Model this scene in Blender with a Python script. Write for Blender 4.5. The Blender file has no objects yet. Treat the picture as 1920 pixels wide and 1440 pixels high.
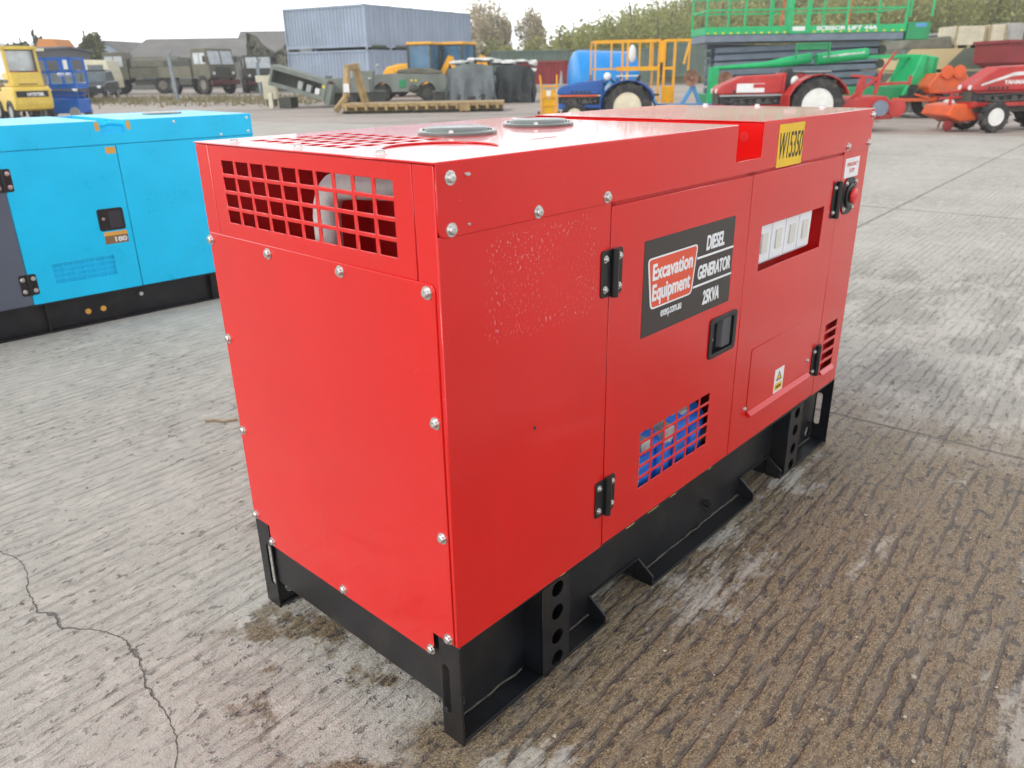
import bpy, bmesh, math, random
from mathutils import Vector, Matrix, noise as mnoise
PI = math.pi
S = bpy.context.scene
C = S.collection
random.seed(11)

# ------------------------------------------------------------------ camera
cam_data = bpy.data.cameras.new('camera')
cam = bpy.data.objects.new('camera', cam_data); C.objects.link(cam)
pitch, roll = 0.3815, -0.0179
fwd = Vector((0, math.cos(pitch), -math.sin(pitch)))
rgt = Vector((1, 0, 0)); upv = rgt.cross(fwd)
r2 = rgt*math.cos(roll) + upv*math.sin(roll)
u2 = -rgt*math.sin(roll) + upv*math.cos(roll)
mw = Matrix((( r2.x, u2.x, -fwd.x), (r2.y, u2.y, -fwd.y), (r2.z, u2.z, -fwd.z))).to_4x4()
mw.translation = Vector((0, 0, 1.3564))
cam.matrix_world = mw
cam_data.sensor_fit = 'HORIZONTAL'; cam_data.sensor_width = 36.0
cam_data.lens = 1462.79/1920*36
cam_data.clip_start = 0.05; cam_data.clip_end = 3000
cam_data.dof.use_dof = True
cam_data.dof.focus_distance = 1.75; cam_data.dof.aperture_fstop = 5.6
S.camera = cam

# ------------------------------------------------------------------ sky, sun, exposure
SUN_DIR = Vector((-0.80, -0.62, 0.86)).normalized()       # towards the sun: behind and left of the camera
SUN_EL = math.asin(SUN_DIR.z); SUN_AZ = math.atan2(SUN_DIR.x, SUN_DIR.y)
W = bpy.data.worlds.new('World'); S.world = W; W.use_nodes = True
nt = W.node_tree; nt.nodes.clear()
wo = nt.nodes.new('ShaderNodeOutputWorld'); bg = nt.nodes.new('ShaderNodeBackground')
sky = nt.nodes.new('ShaderNodeTexSky'); sky.sky_type = 'NISHITA'; sky.sun_disc = False
sky.sun_elevation = SUN_EL; sky.sun_rotation = SUN_AZ
tc = nt.nodes.new('ShaderNodeTexCoord')
mpw = nt.nodes.new('ShaderNodeMapping'); mpw.inputs['Scale'].default_value = (1.2, 1.2, 4.0)
nz = nt.nodes.new('ShaderNodeTexNoise'); nz.inputs['Scale'].default_value = 2.2; nz.inputs['Detail'].default_value = 6
cr = nt.nodes.new('ShaderNodeMapRange'); cr.inputs['From Min'].default_value = 0.30; cr.inputs['From Max'].default_value = 0.72
cr.inputs['To Min'].default_value = 1.0; cr.inputs['To Max'].default_value = 0.72
mx = nt.nodes.new('ShaderNodeMix'); mx.data_type = 'RGBA'
mx.inputs['B'].default_value = (10.6, 10.7, 10.9, 1)      # bright unbroken cloud
nt.links.new(tc.outputs['Generated'], mpw.inputs['Vector']); nt.links.new(mpw.outputs['Vector'], nz.inputs['Vector'])
nt.links.new(nz.outputs['Fac'], cr.inputs['Value']); nt.links.new(cr.outputs['Result'], mx.inputs['Factor'])
sx = nt.nodes.new('ShaderNodeSeparateXYZ'); nt.links.new(tc.outputs['Generated'], sx.inputs[0])
el = nt.nodes.new('ShaderNodeMapRange'); el.interpolation_type = 'SMOOTHSTEP'        # thin bright cloud low down, thicker overhead
el.inputs['From Min'].default_value = .18; el.inputs['From Max'].default_value = .55
el.inputs['To Min'].default_value = 2.0; el.inputs['To Max'].default_value = .80
nt.links.new(sx.outputs['Z'], el.inputs['Value'])
vm = nt.nodes.new('ShaderNodeVectorMath'); vm.operation = 'SCALE'
nt.links.new(mx.outputs['Result'], vm.inputs[0]); nt.links.new(el.outputs['Result'], vm.inputs['Scale'])
nt.links.new(sky.outputs['Color'], mx.inputs['A']); nt.links.new(vm.outputs['Vector'], bg.inputs['Color'])
bg.inputs['Strength'].default_value = 0.095
nt.links.new(bg.outputs['Background'], wo.inputs['Surface'])
sd = bpy.data.lights.new('sun', 'SUN'); sd.energy = 1.5; sd.angle = math.radians(14); sd.color = (1.0, 0.95, 0.88)
sun = bpy.data.objects.new('sun', sd); C.objects.link(sun)
sun.rotation_euler = SUN_DIR.to_track_quat('Z', 'Y').to_euler(); sun.location = (-8, -6, 9)
S.view_settings.view_transform = 'Standard'; S.view_settings.look = 'None'
S.view_settings.exposure = 0.22; S.view_settings.gamma = 1.0

# ------------------------------------------------------------------ node helpers
class NT:
    def __init__(s, name):
        s.m = bpy.data.materials.new(name); s.m.use_nodes = True
        s.t = s.m.node_tree; s.n = s.t.nodes; s.p = s.n['Principled BSDF']
        s._co = None
    def put(s, sock, v):
        if isinstance(v, bpy.types.NodeSocket): s.t.links.new(v, sock)
        else: sock.default_value = v
    @property
    def co(s):
        if s._co is None: s._co = s.n.new('ShaderNodeTexCoord').outputs['Object']
        return s._co
    def map(s, scale=(1,1,1), rot=(0,0,0), loc=(0,0,0), src=None):
        n = s.n.new('ShaderNodeMapping'); s.put(n.inputs['Vector'], src or s.co)
        n.inputs['Scale'].default_value = scale; n.inputs['Rotation'].default_value = rot; n.inputs['Location'].default_value = loc
        return n.outputs['Vector']
    def noise(s, scale, detail=4, rough=.55, vec=None, dist=0):
        n = s.n.new('ShaderNodeTexNoise'); s.put(n.inputs['Vector'], vec or s.co)
        n.inputs['Scale'].default_value = scale; n.inputs['Detail'].default_value = detail
        n.inputs['Roughness'].default_value = rough; n.inputs['Distortion'].default_value = dist
        return n.outputs['Fac']
    def wave(s, scale, dist, detail, dscale, vec=None, direction='Y'):
        n = s.n.new('ShaderNodeTexWave'); s.put(n.inputs['Vector'], vec or s.co); n.bands_direction = direction
        n.inputs['Scale'].default_value = scale; n.inputs['Distortion'].default_value = dist
        n.inputs['Detail'].default_value = detail; n.inputs['Detail Scale'].default_value = dscale
        return n.outputs['Fac']
    def voro(s, scale, vec=None, out='Distance'):
        n = s.n.new('ShaderNodeTexVoronoi'); s.put(n.inputs['Vector'], vec or s.co); n.inputs['Scale'].default_value = scale
        return n.outputs[out]
    def rng(s, v, a, b, c=0., d=1.):
        n = s.n.new('ShaderNodeMapRange'); n.interpolation_type = 'SMOOTHSTEP'; s.put(n.inputs['Value'], v)
        n.inputs['From Min'].default_value = a; n.inputs['From Max'].default_value = b
        n.inputs['To Min'].default_value = c; n.inputs['To Max'].default_value = d
        return n.outputs['Result']
    def math(s, op, a, b=0., clamp=False):
        n = s.n.new('ShaderNodeMath'); n.operation = op; n.use_clamp = clamp
        s.put(n.inputs[0], a); s.put(n.inputs[1], b); return n.outputs[0]
    def mix(s, f, a, b):
        n = s.n.new('ShaderNodeMix'); n.data_type = 'RGBA'; s.put(n.inputs['Factor'], f)
        for k, v in (('A', a), ('B', b)):
            s.put(n.inputs[k], v if isinstance(v, bpy.types.NodeSocket) else (*v, 1))
        return n.outputs['Result']
    def xyz(s, src=None):
        n = s.n.new('ShaderNodeSeparateXYZ'); s.put(n.inputs[0], src or s.co); return n.outputs
    def bump(s, h, strength=.3, dist=.01, normal=None):
        n = s.n.new('ShaderNodeBump'); n.inputs['Strength'].default_value = strength; n.inputs['Distance'].default_value = dist
        s.put(n.inputs['Height'], h)
        if normal: s.put(n.inputs['Normal'], normal)
        return n.outputs['Normal']
    def out(s, col=None, rough=None, normal=None, metal=None, **k):
        if col is not None: s.put(s.p.inputs['Base Color'], col if isinstance(col, bpy.types.NodeSocket) else (*col, 1))
        if rough is not None: s.put(s.p.inputs['Roughness'], rough)
        if normal is not None: s.put(s.p.inputs['Normal'], normal)
        if metal is not None: s.put(s.p.inputs['Metallic'], metal)
        for a, b in k.items(): s.put(s.p.inputs[a.replace('_', ' ')], b)
        return s.m

def paint(name, c, rough=.35, var=.12, scale=6., coat=0., metal=0., bump=0., dirt=None, dirt_amt=.3):
    t = NT(name)
    n = t.noise(scale, 5, .6)
    dark = tuple(x*(1-var) for x in c); light = tuple(min(1, x*(1+var)) for x in c)
    col = t.mix(t.rng(n, .3, .7), dark, light)
    if dirt:
        col = t.mix(t.math('MULTIPLY', t.rng(t.noise(scale*.6, 7, .7, t.map(loc=(3, 7, 2))), .45, .75), dirt_amt), col, dirt)
    k = {}
    if coat: k = dict(Coat_Weight=coat, Coat_Roughness=.12)
    nm = t.bump(t.noise(scale*9, 3), bump, .004) if bump else None
    return t.out(col, t.rng(n, .2, .8, rough*.8, min(1, rough*1.25)), nm, metal, **k)

# ------------------------------------------------------------------ mesh helpers
def V(*a): return Vector(a)
class MB:
    def __init__(s): s.v = []; s.f = []
    def add(s, vs, fs, M=None):
        b = len(s.v)
        s.v += [(M @ Vector(q) if M else Vector(q)) for q in vs]
        s.f += [tuple(i+b for i in f) for f in fs]; return s
    def box(s, x0, x1, y0, y1, z0, z1, M=None):
        return s.add([(x0,y0,z0),(x1,y0,z0),(x1,y1,z0),(x0,y1,z0),(x0,y0,z1),(x1,y0,z1),(x1,y1,z1),(x0,y1,z1)],
            [(3,2,1,0),(4,5,6,7),(0,1,5,4),(1,2,6,5),(2,3,7,6),(3,0,4,7)], M)
    def beam(s, p, q, w, h=None, up=(0,0,1)):
        h = h or w; p = Vector(p); q = Vector(q); d = (q-p); L = d.length; d.normalize()
        a = d.cross(Vector(up))
        if a.length < 1e-4: a = d.cross(Vector((1,0,0)))
        a.normalize(); b = a.cross(d)
        M = Matrix(((d.x,a.x,b.x,p.x),(d.y,a.y,b.y,p.y),(d.z,a.z,b.z,p.z),(0,0,0,1)))
        return s.box(0, L, -w/2, w/2, -h/2, h/2, M)
    def cyl(s, p, q, r, r2=None, n=16, cap=True):
        r2 = r if r2 is None else r2; p = Vector(p); q = Vector(q); d = (q-p).normalized()
        a = d.cross(Vector((0,0,1)))
        if a.length < 1e-4: a = Vector((1,0,0))
        a.normalize(); b = d.cross(a)
        vs = []
        for c, rr in ((p, r), (q, r2)):
            for i in range(n):
                t = 2*PI*i/n; vs.append(c + (a*math.cos(t)+b*math.sin(t))*rr)
        fs = [(i, (i+1) % n, n+(i+1) % n, n+i) for i in range(n)]
        if cap: fs += [tuple(range(n))[::-1], tuple(range(n, 2*n))]
        return s.add(vs, fs)
    def lathe(s, prof, M=None, n=24, close=False):      # prof: (radius, height along local z)
        m = len(prof); vs = [(r*math.cos(2*PI*i/n), r*math.sin(2*PI*i/n), z) for r, z in prof for i in range(n)]
        fs = []
        for j in range(m if close else m-1):
            k = (j+1) % m
            for i in range(n): fs.append((j*n+i, j*n+(i+1) % n, k*n+(i+1) % n, k*n+i))
        if not close:
            if prof[0][0] > 1e-5: fs.append(tuple(range(n))[::-1])
            if prof[-1][0] > 1e-5: fs.append(tuple(range((m-1)*n, m*n)))
        return s.add(vs, fs, M)
    def prism(s, poly, a, b, plane='xz', M=None):       # polygon in a plane, extruded along the third axis from a to b
        n = len(poly)
        def P(p, t):
            return (p[0], t, p[1]) if plane == 'xz' else ((t, p[0], p[1]) if plane == 'yz' else (p[0], p[1], t))
        vs = [P(p, a) for p in poly] + [P(p, b) for p in poly]
        fs = [tuple(range(n)), tuple(range(n, 2*n))[::-1]] + [(i, n+i, n+(i+1) % n, (i+1) % n) for i in range(n)]
        return s.add(vs, fs, M)
    def tube(s, pts, r, n=10):
        pts = [Vector(p) for p in pts]; vs = []; up = Vector((0, 0, 1)); a = None
        for i, p in enumerate(pts):
            d = (pts[min(i+1, len(pts)-1)] - pts[max(i-1, 0)]).normalized()
            if a is None:
                a = d.cross(up)
                if a.length < 1e-3: a = d.cross(Vector((1, 0, 0)))
            a = (a - d*a.dot(d)).normalized(); b = d.cross(a)
            vs += [p + (a*math.cos(2*PI*k/n) + b*math.sin(2*PI*k/n))*r for k in range(n)]
        fs = [(i*n+k, i*n+(k+1) % n, (i+1)*n+(k+1) % n, (i+1)*n+k) for i in range(len(pts)-1) for k in range(n)]
        fs += [tuple(range(n))[::-1], tuple(range((len(pts)-1)*n, len(pts)*n))]
        return s.add(vs, fs)
    def ball(s, c, rx, ry=None, rz=None, n=12, m=8, jit=0., seed=0):
        ry = ry or rx; rz = rz or rx; rr = random.Random(seed)
        vs = [Vector(c)+Vector((0, 0, -rz))]
        for j in range(1, m):
            t = -PI/2 + PI*j/m
            for i in range(n):
                k = 1+rr.uniform(-jit, jit)
                vs.append(Vector(c)+Vector((rx*math.cos(t)*math.cos(2*PI*i/n)*k, ry*math.cos(t)*math.sin(2*PI*i/n)*k, rz*math.sin(t)*k)))
        vs.append(Vector(c)+Vector((0, 0, rz)))
        fs = [(0, 1+(i+1) % n, 1+i) for i in range(n)]
        for j in range(m-2):
            for i in range(n): fs.append((1+j*n+i, 1+j*n+(i+1) % n, 1+(j+1)*n+(i+1) % n, 1+(j+1)*n+i))
        e = len(vs)-1
        fs += [(1+(m-2)*n+i, 1+(m-2)*n+(i+1) % n, e) for i in range(n)]
        return s.add(vs, fs)
    def build(s, name, m, parent=None, bevel=0., smooth=False, seg=2, mods=None):
        me = bpy.data.meshes.new(name); me.from_pydata([tuple(v) for v in s.v], [], s.f); me.update()
        bm = bmesh.new(); bm.from_mesh(me); bmesh.ops.recalc_face_normals(bm, faces=bm.faces); bm.to_mesh(me); bm.free()
        return link(name, me, m, parent, bevel, smooth, seg)

def link(name, me, m, parent=None, bevel=0., smooth=False, seg=2):
    me.materials.clear(); me.materials.append(m)
    if smooth:
        for p in me.polygons: p.use_smooth = True
        try: me.set_sharp_from_angle(angle=math.radians(38))
        except Exception: pass
    o = bpy.data.objects.new(name, me); C.objects.link(o)
    if parent: o.parent = parent
    if bevel:
        b = o.modifiers.new('bevel', 'BEVEL'); b.width = bevel; b.segments = seg; b.limit_method = 'ANGLE'; b.angle_limit = math.radians(40)
    return o

def frame(o, ex, ey):
    ex = Vector(ex); ey = Vector(ey); ez = ex.cross(ey); o = Vector(o)
    return Matrix(((ex.x, ey.x, ez.x, o.x), (ex.y, ey.y, ez.y, o.y), (ex.z, ey.z, ez.z, o.z), (0, 0, 0, 1)))

def curve_mesh(cu):
    o = bpy.data.objects.new('tmp', cu); C.objects.link(o)
    dg = bpy.context.evaluated_depsgraph_get()
    me = bpy.data.meshes.new_from_object(o.evaluated_get(dg))
    bpy.data.objects.remove(o); bpy.data.curves.remove(cu)
    return me

def plate(name, outline, holes, F, t, m, parent=None, bev=0.):
    """flat sheet of thickness t whose outer face lies on the frame's xy plane; outline and holes are 2D polygons"""
    cu = bpy.data.curves.new(name, 'CURVE'); cu.dimensions = '2D'; cu.fill_mode = 'BOTH'
    cu.extrude = max(t/2-bev, 1e-5); cu.bevel_depth = bev; cu.bevel_resolution = 1; cu.offset = -bev
    for poly in [outline]+list(holes):
        sp = cu.splines.new('POLY'); sp.points.add(len(poly)-1); sp.use_cyclic_u = True
        for i, p in enumerate(poly): sp.points[i].co = (p[0], p[1], 0, 1)
    me = curve_mesh(cu); me.transform(F @ Matrix.Translation((0, 0, -t/2)))
    return link(name, me, m, parent)

def rect(a0, a1, b0, b1): return [(a0, b0), (a1, b0), (a1, b1), (a0, b1)]
def rrect(a0, a1, b0, b1, r, n=5, corners=(1,1,1,1)):
    out = []
    for k, (cx, cy, t0) in enumerate(((a1-r, b0+r, -PI/2), (a1-r, b1-r, 0), (a0+r, b1-r, PI/2), (a0+r, b0+r, PI))):
        if corners[k]:
            out += [(cx+r*math.cos(t0+PI/2*i/n), cy+r*math.sin(t0+PI/2*i/n)) for i in range(n+1)]
        else: out.append(((a1, b0), (a1, b1), (a0, b1), (a0, b0))[k])
    return out
def circ(x, y, r, n=20): return [(x+r*math.cos(2*PI*i/n), y+r*math.sin(2*PI*i/n)) for i in range(n)]
def gridholes(a0, a1, b0, b1, na, nb, ba, bb):
    pa = (a1-a0+ba)/na; pb = (b1-b0+bb)/nb
    return [rect(a0+i*pa, a0+(i+1)*pa-ba, b0+j*pb, b0+(j+1)*pb-bb) for i in range(na) for j in range(nb)]

def text(name, s, F, x0, x1, y0, y1, m, parent, bold=0., shear=0., t=.0006, lift=0., heavy=0.):
    """lettering set flat on a surface, fitted to the given box of the frame"""
    cu = bpy.data.curves.new(name, 'FONT'); cu.body = s; cu.size = 1; cu.offset = bold; cu.shear = shear; cu.extrude = .01
    me = curve_mesh(cu)
    xs = [v.co.x for v in me.vertices]; ys = [v.co.y for v in me.vertices]; zs = [v.co.z for v in me.vertices]
    ax, bx, ay, by = min(xs), max(xs), min(ys), max(ys)
    T = Matrix.Translation((x0, y0, lift)) @ Matrix.Diagonal(((x1-x0)/(bx-ax), (y1-y0)/(by-ay), t/.02, 1)) @ Matrix.Translation((-ax, -ay, .01))
    me.transform(T)
    if heavy:                                             # bolder strokes: the same letters laid over themselves, slightly shifted
        bm = bmesh.new()
        for k, (dx, dy) in enumerate(((0, 0), (heavy, 0), (-heavy, 0), (0, heavy), (0, -heavy))):
            c = me.copy(); c.transform(Matrix.Translation((dx, dy, k*.00006))); bm.from_mesh(c); bpy.data.meshes.remove(c)
        bm.to_mesh(me); bm.free()
    me.transform(F)
    return link(name, me, m, parent)

def thing(name, label, cat, loc=(0,0,0), rz=0., group=None):
    o = bpy.data.objects.new(name, None); C.objects.link(o); o.empty_display_size = .2
    o.location = loc; o.rotation_euler = (0, 0, rz); o['label'] = label; o['category'] = cat
    if group: o['group'] = group
    return o
def tag(o, label, cat, group=None, kind=None):
    o['label'] = label; o['category'] = cat
    if group: o['group'] = group
    if kind: o['kind'] = kind
    return o
def struct(o): o['kind'] = 'structure'; return o
def dup(root, loc, rz, label, group=None):
    r = root.copy(); C.objects.link(r); r.location = loc; r.rotation_euler = (0, 0, rz); r['label'] = label
    if group: r['group'] = group
    for ch in list(root.children):
        c = ch.copy(); C.objects.link(c); c.parent = r
        for g in list(ch.children):
            d = g.copy(); C.objects.link(d); d.parent = c
    return r
def smooth01(a, b, x):
    t = max(0., min(1., (x-a)/(b-a))); return t*t*(3-2*t)

# ------------------------------------------------------------------ materials
RED = (0.66, 0.0085, 0.0075)
def red_paint():
    t = NT('red_powder_coat'); n = t.noise(2.2, 3)
    col = t.mix(t.rng(n, .3, .7), tuple(x*.95 for x in RED), tuple(x*1.05 for x in RED))
    # pale dust marks and scuffs, more of them on the flat sides
    sp = t.math('MULTIPLY', t.rng(t.noise(150, 3, .7), .68, .74), t.rng(t.noise(5, 3, .6, t.map(loc=(1.3, .2, .4))), .52, .64))
    col = t.mix(t.math('MULTIPLY', sp, .40), col, (.62, .36, .36))
    x, y, z = t.xyz()                                    # a rubbed patch on the fixed side panel, as in an old label's place
    mx_ = t.rng(t.math('ABSOLUTE', t.math('SUBTRACT', x, .275)), .20, .12); mz_ = t.rng(t.math('ABSOLUTE', t.math('SUBTRACT', z, .985)), .13, .07)
    mm_ = t.math('ADD', t.math('MULTIPLY', mx_, mz_), t.math('MULTIPLY', t.math('SUBTRACT', t.noise(7, 3, .6), .5), .9))
    ring = t.math('MULTIPLY', t.rng(mm_, .25, .5), t.rng(mm_, 1.12, .80, .12, 1))
    sc = t.math('MULTIPLY', t.math('MULTIPLY', t.math('MULTIPLY', mx_, mz_), ring), t.rng(t.noise(1, 3, .7, t.map(scale=(150, 150, 95))), .57, .66))
    col = t.mix(t.math('MULTIPLY', sc, .6), col, (.70, .42, .43))
    run = t.math('MULTIPLY', t.rng(t.noise(1, 3, .6, t.map(scale=(26, 26, 1.2))), .60, .72), t.rng(t.noise(2.4, 3), .45, .6))
    col = t.mix(t.math('MULTIPLY', run, .05), col, (.50, .12, .10))
    smear = t.noise(1, 5, .6, t.map(scale=(2.2, 2.2, 2.8), rot=(0, .6, .3)))
    return t.out(col, t.rng(smear, .30, .72, .18, .27), None, Specular_IOR_Level=.42, Coat_Weight=.48, Coat_Roughness=.04)
M = {}
M['red'] = red_paint()
M['redin'] = paint('red_inner_sheet', (0.62, 0.012, 0.014), .5)
M['black'] = paint('black_chassis_paint', (0.0085, 0.0095, 0.0125), .34, .3, 9, bump=.12, dirt=(.11, .09, .065), dirt_amt=.20)
M['plastic'] = paint('black_plastic', (0.012, 0.012, 0.013), .38, .1, 20)
M['dark'] = paint('dark_inner_metal', (0.02, 0.02, 0.022), .7)
M['steel'] = paint('zinc_plated_steel', (0.72, 0.72, 0.70), .28, .08, 30, metal=1.)
M['pipe'] = paint('lagged_exhaust_pipe', (0.80, 0.79, 0.78), .55, .10, 30, metal=.15, bump=.2)
M['cap'] = paint('grey_green_lacquer', (0.17, 0.20, 0.19), .25, .15, 8)
M['decal'] = paint('dark_brown_vinyl', (0.042, 0.033, 0.030), .38, .08)
M['white'] = paint('white_vinyl', (0.80, 0.80, 0.82), .4, .04)
M['orange'] = paint('orange_red_vinyl', (0.72, 0.085, 0.035), .4, .04)
M['yellow'] = paint('yellow_card', (0.80, 0.50, 0.012), .55, .08)
M['ink'] = paint('black_marker_ink', (0.03, 0.028, 0.02), .6)
M['breaker'] = paint('pale_grey_breaker_plastic', (0.78, 0.79, 0.82), .35, .05)
M['breaker2'] = paint('cream_breaker_plastic', (0.64, 0.63, 0.58), .35, .05)
M['redbtn'] = paint('red_button_plastic', (0.72, 0.03, 0.03), .3, .05)
M['pinkred'] = paint('faded_red_trim', (0.60, 0.12, 0.15), .45, .1)
M['blueeng'] = paint('blue_engine_enamel', (0.03, 0.20, 0.80), .35, .2, 14)
M['alu'] = paint('cast_aluminium', (0.55, 0.56, 0.57), .5, .35, 30, metal=.3)
M['cyan'] = paint('cyan_powder_coat', (0.001, 0.56, 0.92), .3, .05, 4)
M['grey_panel'] = paint('grey_powder_coat', (0.10, 0.12, 0.16), .4, .06, 4)
M['orangelab'] = paint('orange_label', (0.72, 0.36, 0.06), .5, .1)
M['brownlab'] = paint('brown_label', (0.22, 0.12, 0.05), .5, .15)
# ------------------------------------------------------------------ ground
O = Vector((-0.118, 1.275, 0)); ANG = math.radians(47.292); GANG = math.radians(50.7)
L, WD, H, HB = 1.955, 0.78, 1.2235, 0.265
def gz(y): return 0.20*smooth01(28, 58, y)           # the yard rises a little towards the back

def concrete_mat():
    t = NT('tamped_concrete')
    x, y, z = t.xyz()
    big = t.noise(.9, 4, .6); mid = t.noise(9, 5, .65); fine = t.noise(75, 4, .7); grit = t.noise(240, 2, .7)
    c5 = lambda v: t.math('SUBTRACT', v, .5)
    dry = t.mix(t.rng(big, .3, .7), (.43, .412, .368), (.52, .502, .455))
    dry = t.mix(t.rng(mid, .38, .75), dry, (.58, .552, .495))
    dry = t.mix(t.math('MULTIPLY', t.rng(fine, .55, .78), .40), dry, (.27, .24, .20))
    # tamping ridges run along x: wiggly, broken into short lengths and pitted
    wob = t.math('MULTIPLY', c5(t.noise(9, 4, .6, t.map(scale=(.5, 1, 1), loc=(2, 2, 0)))), .045)
    yw = t.math('ADD', y, wob)
    cm_ = t.n.new('ShaderNodeCombineXYZ'); t.put(cm_.inputs[0], t.math('MULTIPLY', x, .12)); t.put(cm_.inputs[1], yw)
    wv = t.wave(6.6, 2.6, 2, .6, cm_.outputs[0])
    brk = t.rng(t.noise(1, 4, .7, t.map(scale=(3.4, 9, 1), loc=(3, 2, 0))), .42, .56)
    groove = t.math('MULTIPLY', t.rng(t.math('ADD', wv, t.math('MULTIPLY', c5(fine), .34)), .17, .03), brk)
    dab = t.noise(1, 4, .62, t.map(scale=(14, 52, 1)))               # short dabs along the ridges
    dabs = t.rng(dab, .575, .66)
    rag = c5(dab)
    pitn = t.noise(36, 3, .6, t.map(scale=(.6, 1, 1), loc=(9, 1, 0)))
    pit = t.math('MULTIPLY', t.rng(pitn, .60, .67), t.rng(big, .66, .40))
    groove = t.math('MAXIMUM', groove, t.math('MULTIPLY', dabs, .55))
    # damp silt: beside the near machine, and patchy further along
    nb = t.noise(2.6, 6, .68); ns = t.noise(2.6, 5, .65, t.map(scale=(.6, 1.4, 1), loc=(2, 5, 0)))
    ns = t.math('ADD', ns, t.math('MULTIPLY', rag, .30))
    na = c5(nb); na2 = c5(ns)
    e1 = t.rng(t.math('ADD', y, t.math('MULTIPLY', na, .45)), .14, .04)
    e2 = t.rng(t.math('ADD', x, t.math('MULTIPLY', na, 1.6)), 2.75, 2.05)
    e3 = t.rng(t.math('ADD', t.math('ADD', y, t.math('MULTIPLY', x, .12)), t.math('MULTIPLY', na2, 1.6)), -1.25, -.55)
    dryp = t.rng(t.math('ADD', ns, t.math('MULTIPLY', c5(fine), .16)), .575, .665, 1., .22)
    wet = t.math('MULTIPLY', t.math('MULTIPLY', e1, e2), t.math('MULTIPLY', t.rng(e3, 0, 1, .30, 1), dryp))
    q = t.math('MULTIPLY', t.rng(t.math('ABSOLUTE', t.math('ADD', x, .06)), .30, .12), t.rng(t.math('ABSOLUTE', t.math('SUBTRACT', y, .38)), .55, .30))
    q2 = t.math('MULTIPLY', q, t.rng(nb, .50, .56))
    q3 = t.math('MULTIPLY', t.math('MULTIPLY', t.rng(t.math('ABSOLUTE', t.math('SUBTRACT', x, .35)), .30, .1), t.rng(t.math('ABSOLUTE', t.math('SUBTRACT', y, .98)), .45, .2)), t.rng(ns, .50, .58))
    wet = t.math('MAXIMUM', wet, t.math('MAXIMUM', q2, t.math('MULTIPLY', q3, .6)))
    f1 = t.math('MULTIPLY', t.rng(t.math('ABSOLUTE', t.math('SUBTRACT', x, 3.9)), 2.0, .9), t.rng(t.math('ABSOLUTE', t.math('ADD', y, .15)), 1.6, .4))
    wet2 = t.math('MULTIPLY', t.math('MULTIPLY', f1, t.rng(t.math('ADD', ns, t.math('MULTIPLY', c5(fine), .2)), .45, .56)), .52)
    silt = t.mix(t.rng(fine, .35, .7), (.145, .105, .060), (.31, .235, .140))
    silt = t.mix(t.math('MULTIPLY', t.rng(grit, .54, .64), .7), silt, (.52, .43, .30))
    silt = t.mix(t.math('MULTIPLY', t.rng(grit, .45, .36), .65), silt, (.055, .045, .038))
    silt = t.mix(t.math('MULTIPLY', t.rng(pitn, .54, .62), .75), silt, (.060, .048, .044))
    silt = t.mix(t.math('MULTIPLY', t.rng(mid, .5, .68), .5), silt, (.21, .175, .14))
    col = t.mix(wet, dry, silt)
    col = t.mix(wet2, col, t.mix(t.rng(fine, .35, .7), (.20, .19, .175), (.32, .295, .255)))
    anywet = t.math('MAXIMUM', wet, wet2)
    col = t.mix(t.math('MULTIPLY', groove, t.rng(anywet, 0, 1, .31, .74)), col, t.mix(anywet, (.20, .185, .165), (.085, .070, .064)))
    col = t.mix(t.math('MULTIPLY', pit, .62), col, (.12, .112, .104))
    jn = t.math('MULTIPLY', c5(t.noise(6, 3)), .025)
    xj = t.math('ADD', x, jn); yj = t.math('ADD', y, jn)
    def line(c, at, w): return t.rng(t.math('ABSOLUTE', t.math('SUBTRACT', c, at)), w, w*.3)
    jt = line(xj, 2.25, .015)
    for a in (7.72, 13.2): jt = t.math('MAXIMUM', jt, line(xj, a, .030))
    jt = t.math('MAXIMUM', jt, t.math('MULTIPLY', line(yj, 1.12, .020), t.rng(x, 3.0, 4.2)))
    for a in (-4.1, 6.4): jt = t.math('MAXIMUM', jt, line(yj, a, .03))
    cw = t.math('ADD', t.math('MULTIPLY', c5(t.noise(1.7, 1, .5, t.map(loc=(3.3, 1.2, 0)))), .45), t.math('MULTIPLY', c5(t.noise(14, 3, .6)), .035))
    ck = t.math('MULTIPLY', line(t.math('ADD', x, cw), -.36, .0024), t.math('MULTIPLY', t.rng(y, .2, .5), t.rng(fine, .36, .48)))
    jt = t.math('MAXIMUM', t.math('MULTIPLY', jt, .75), ck)
    col = t.mix(t.math('MULTIPLY', jt, .75), col, (.085, .077, .068))
    h = t.math('ADD', t.math('MULTIPLY', wv, .35), t.math('MULTIPLY', fine, .55))
    h = t.math('SUBTRACT', t.math('ADD', h, t.math('MULTIPLY', grit, .30)), t.math('MULTIPLY', dab, 1.5))
    h = t.math('SUBTRACT', h, t.math('ADD', t.math('MULTIPLY', groove, .60), t.math('MULTIPLY', jt, 1.2)))
    h = t.math('SUBTRACT', h, t.math('MULTIPLY', pit, .9))
    nm = t.bump(h, .80, .013)
    ro = t.rng(t.math('ADD', anywet, t.math('MULTIPLY', c5(fine), .5)), .1, 1, .92, .50)
    return t.out(col, ro, nm)

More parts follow.
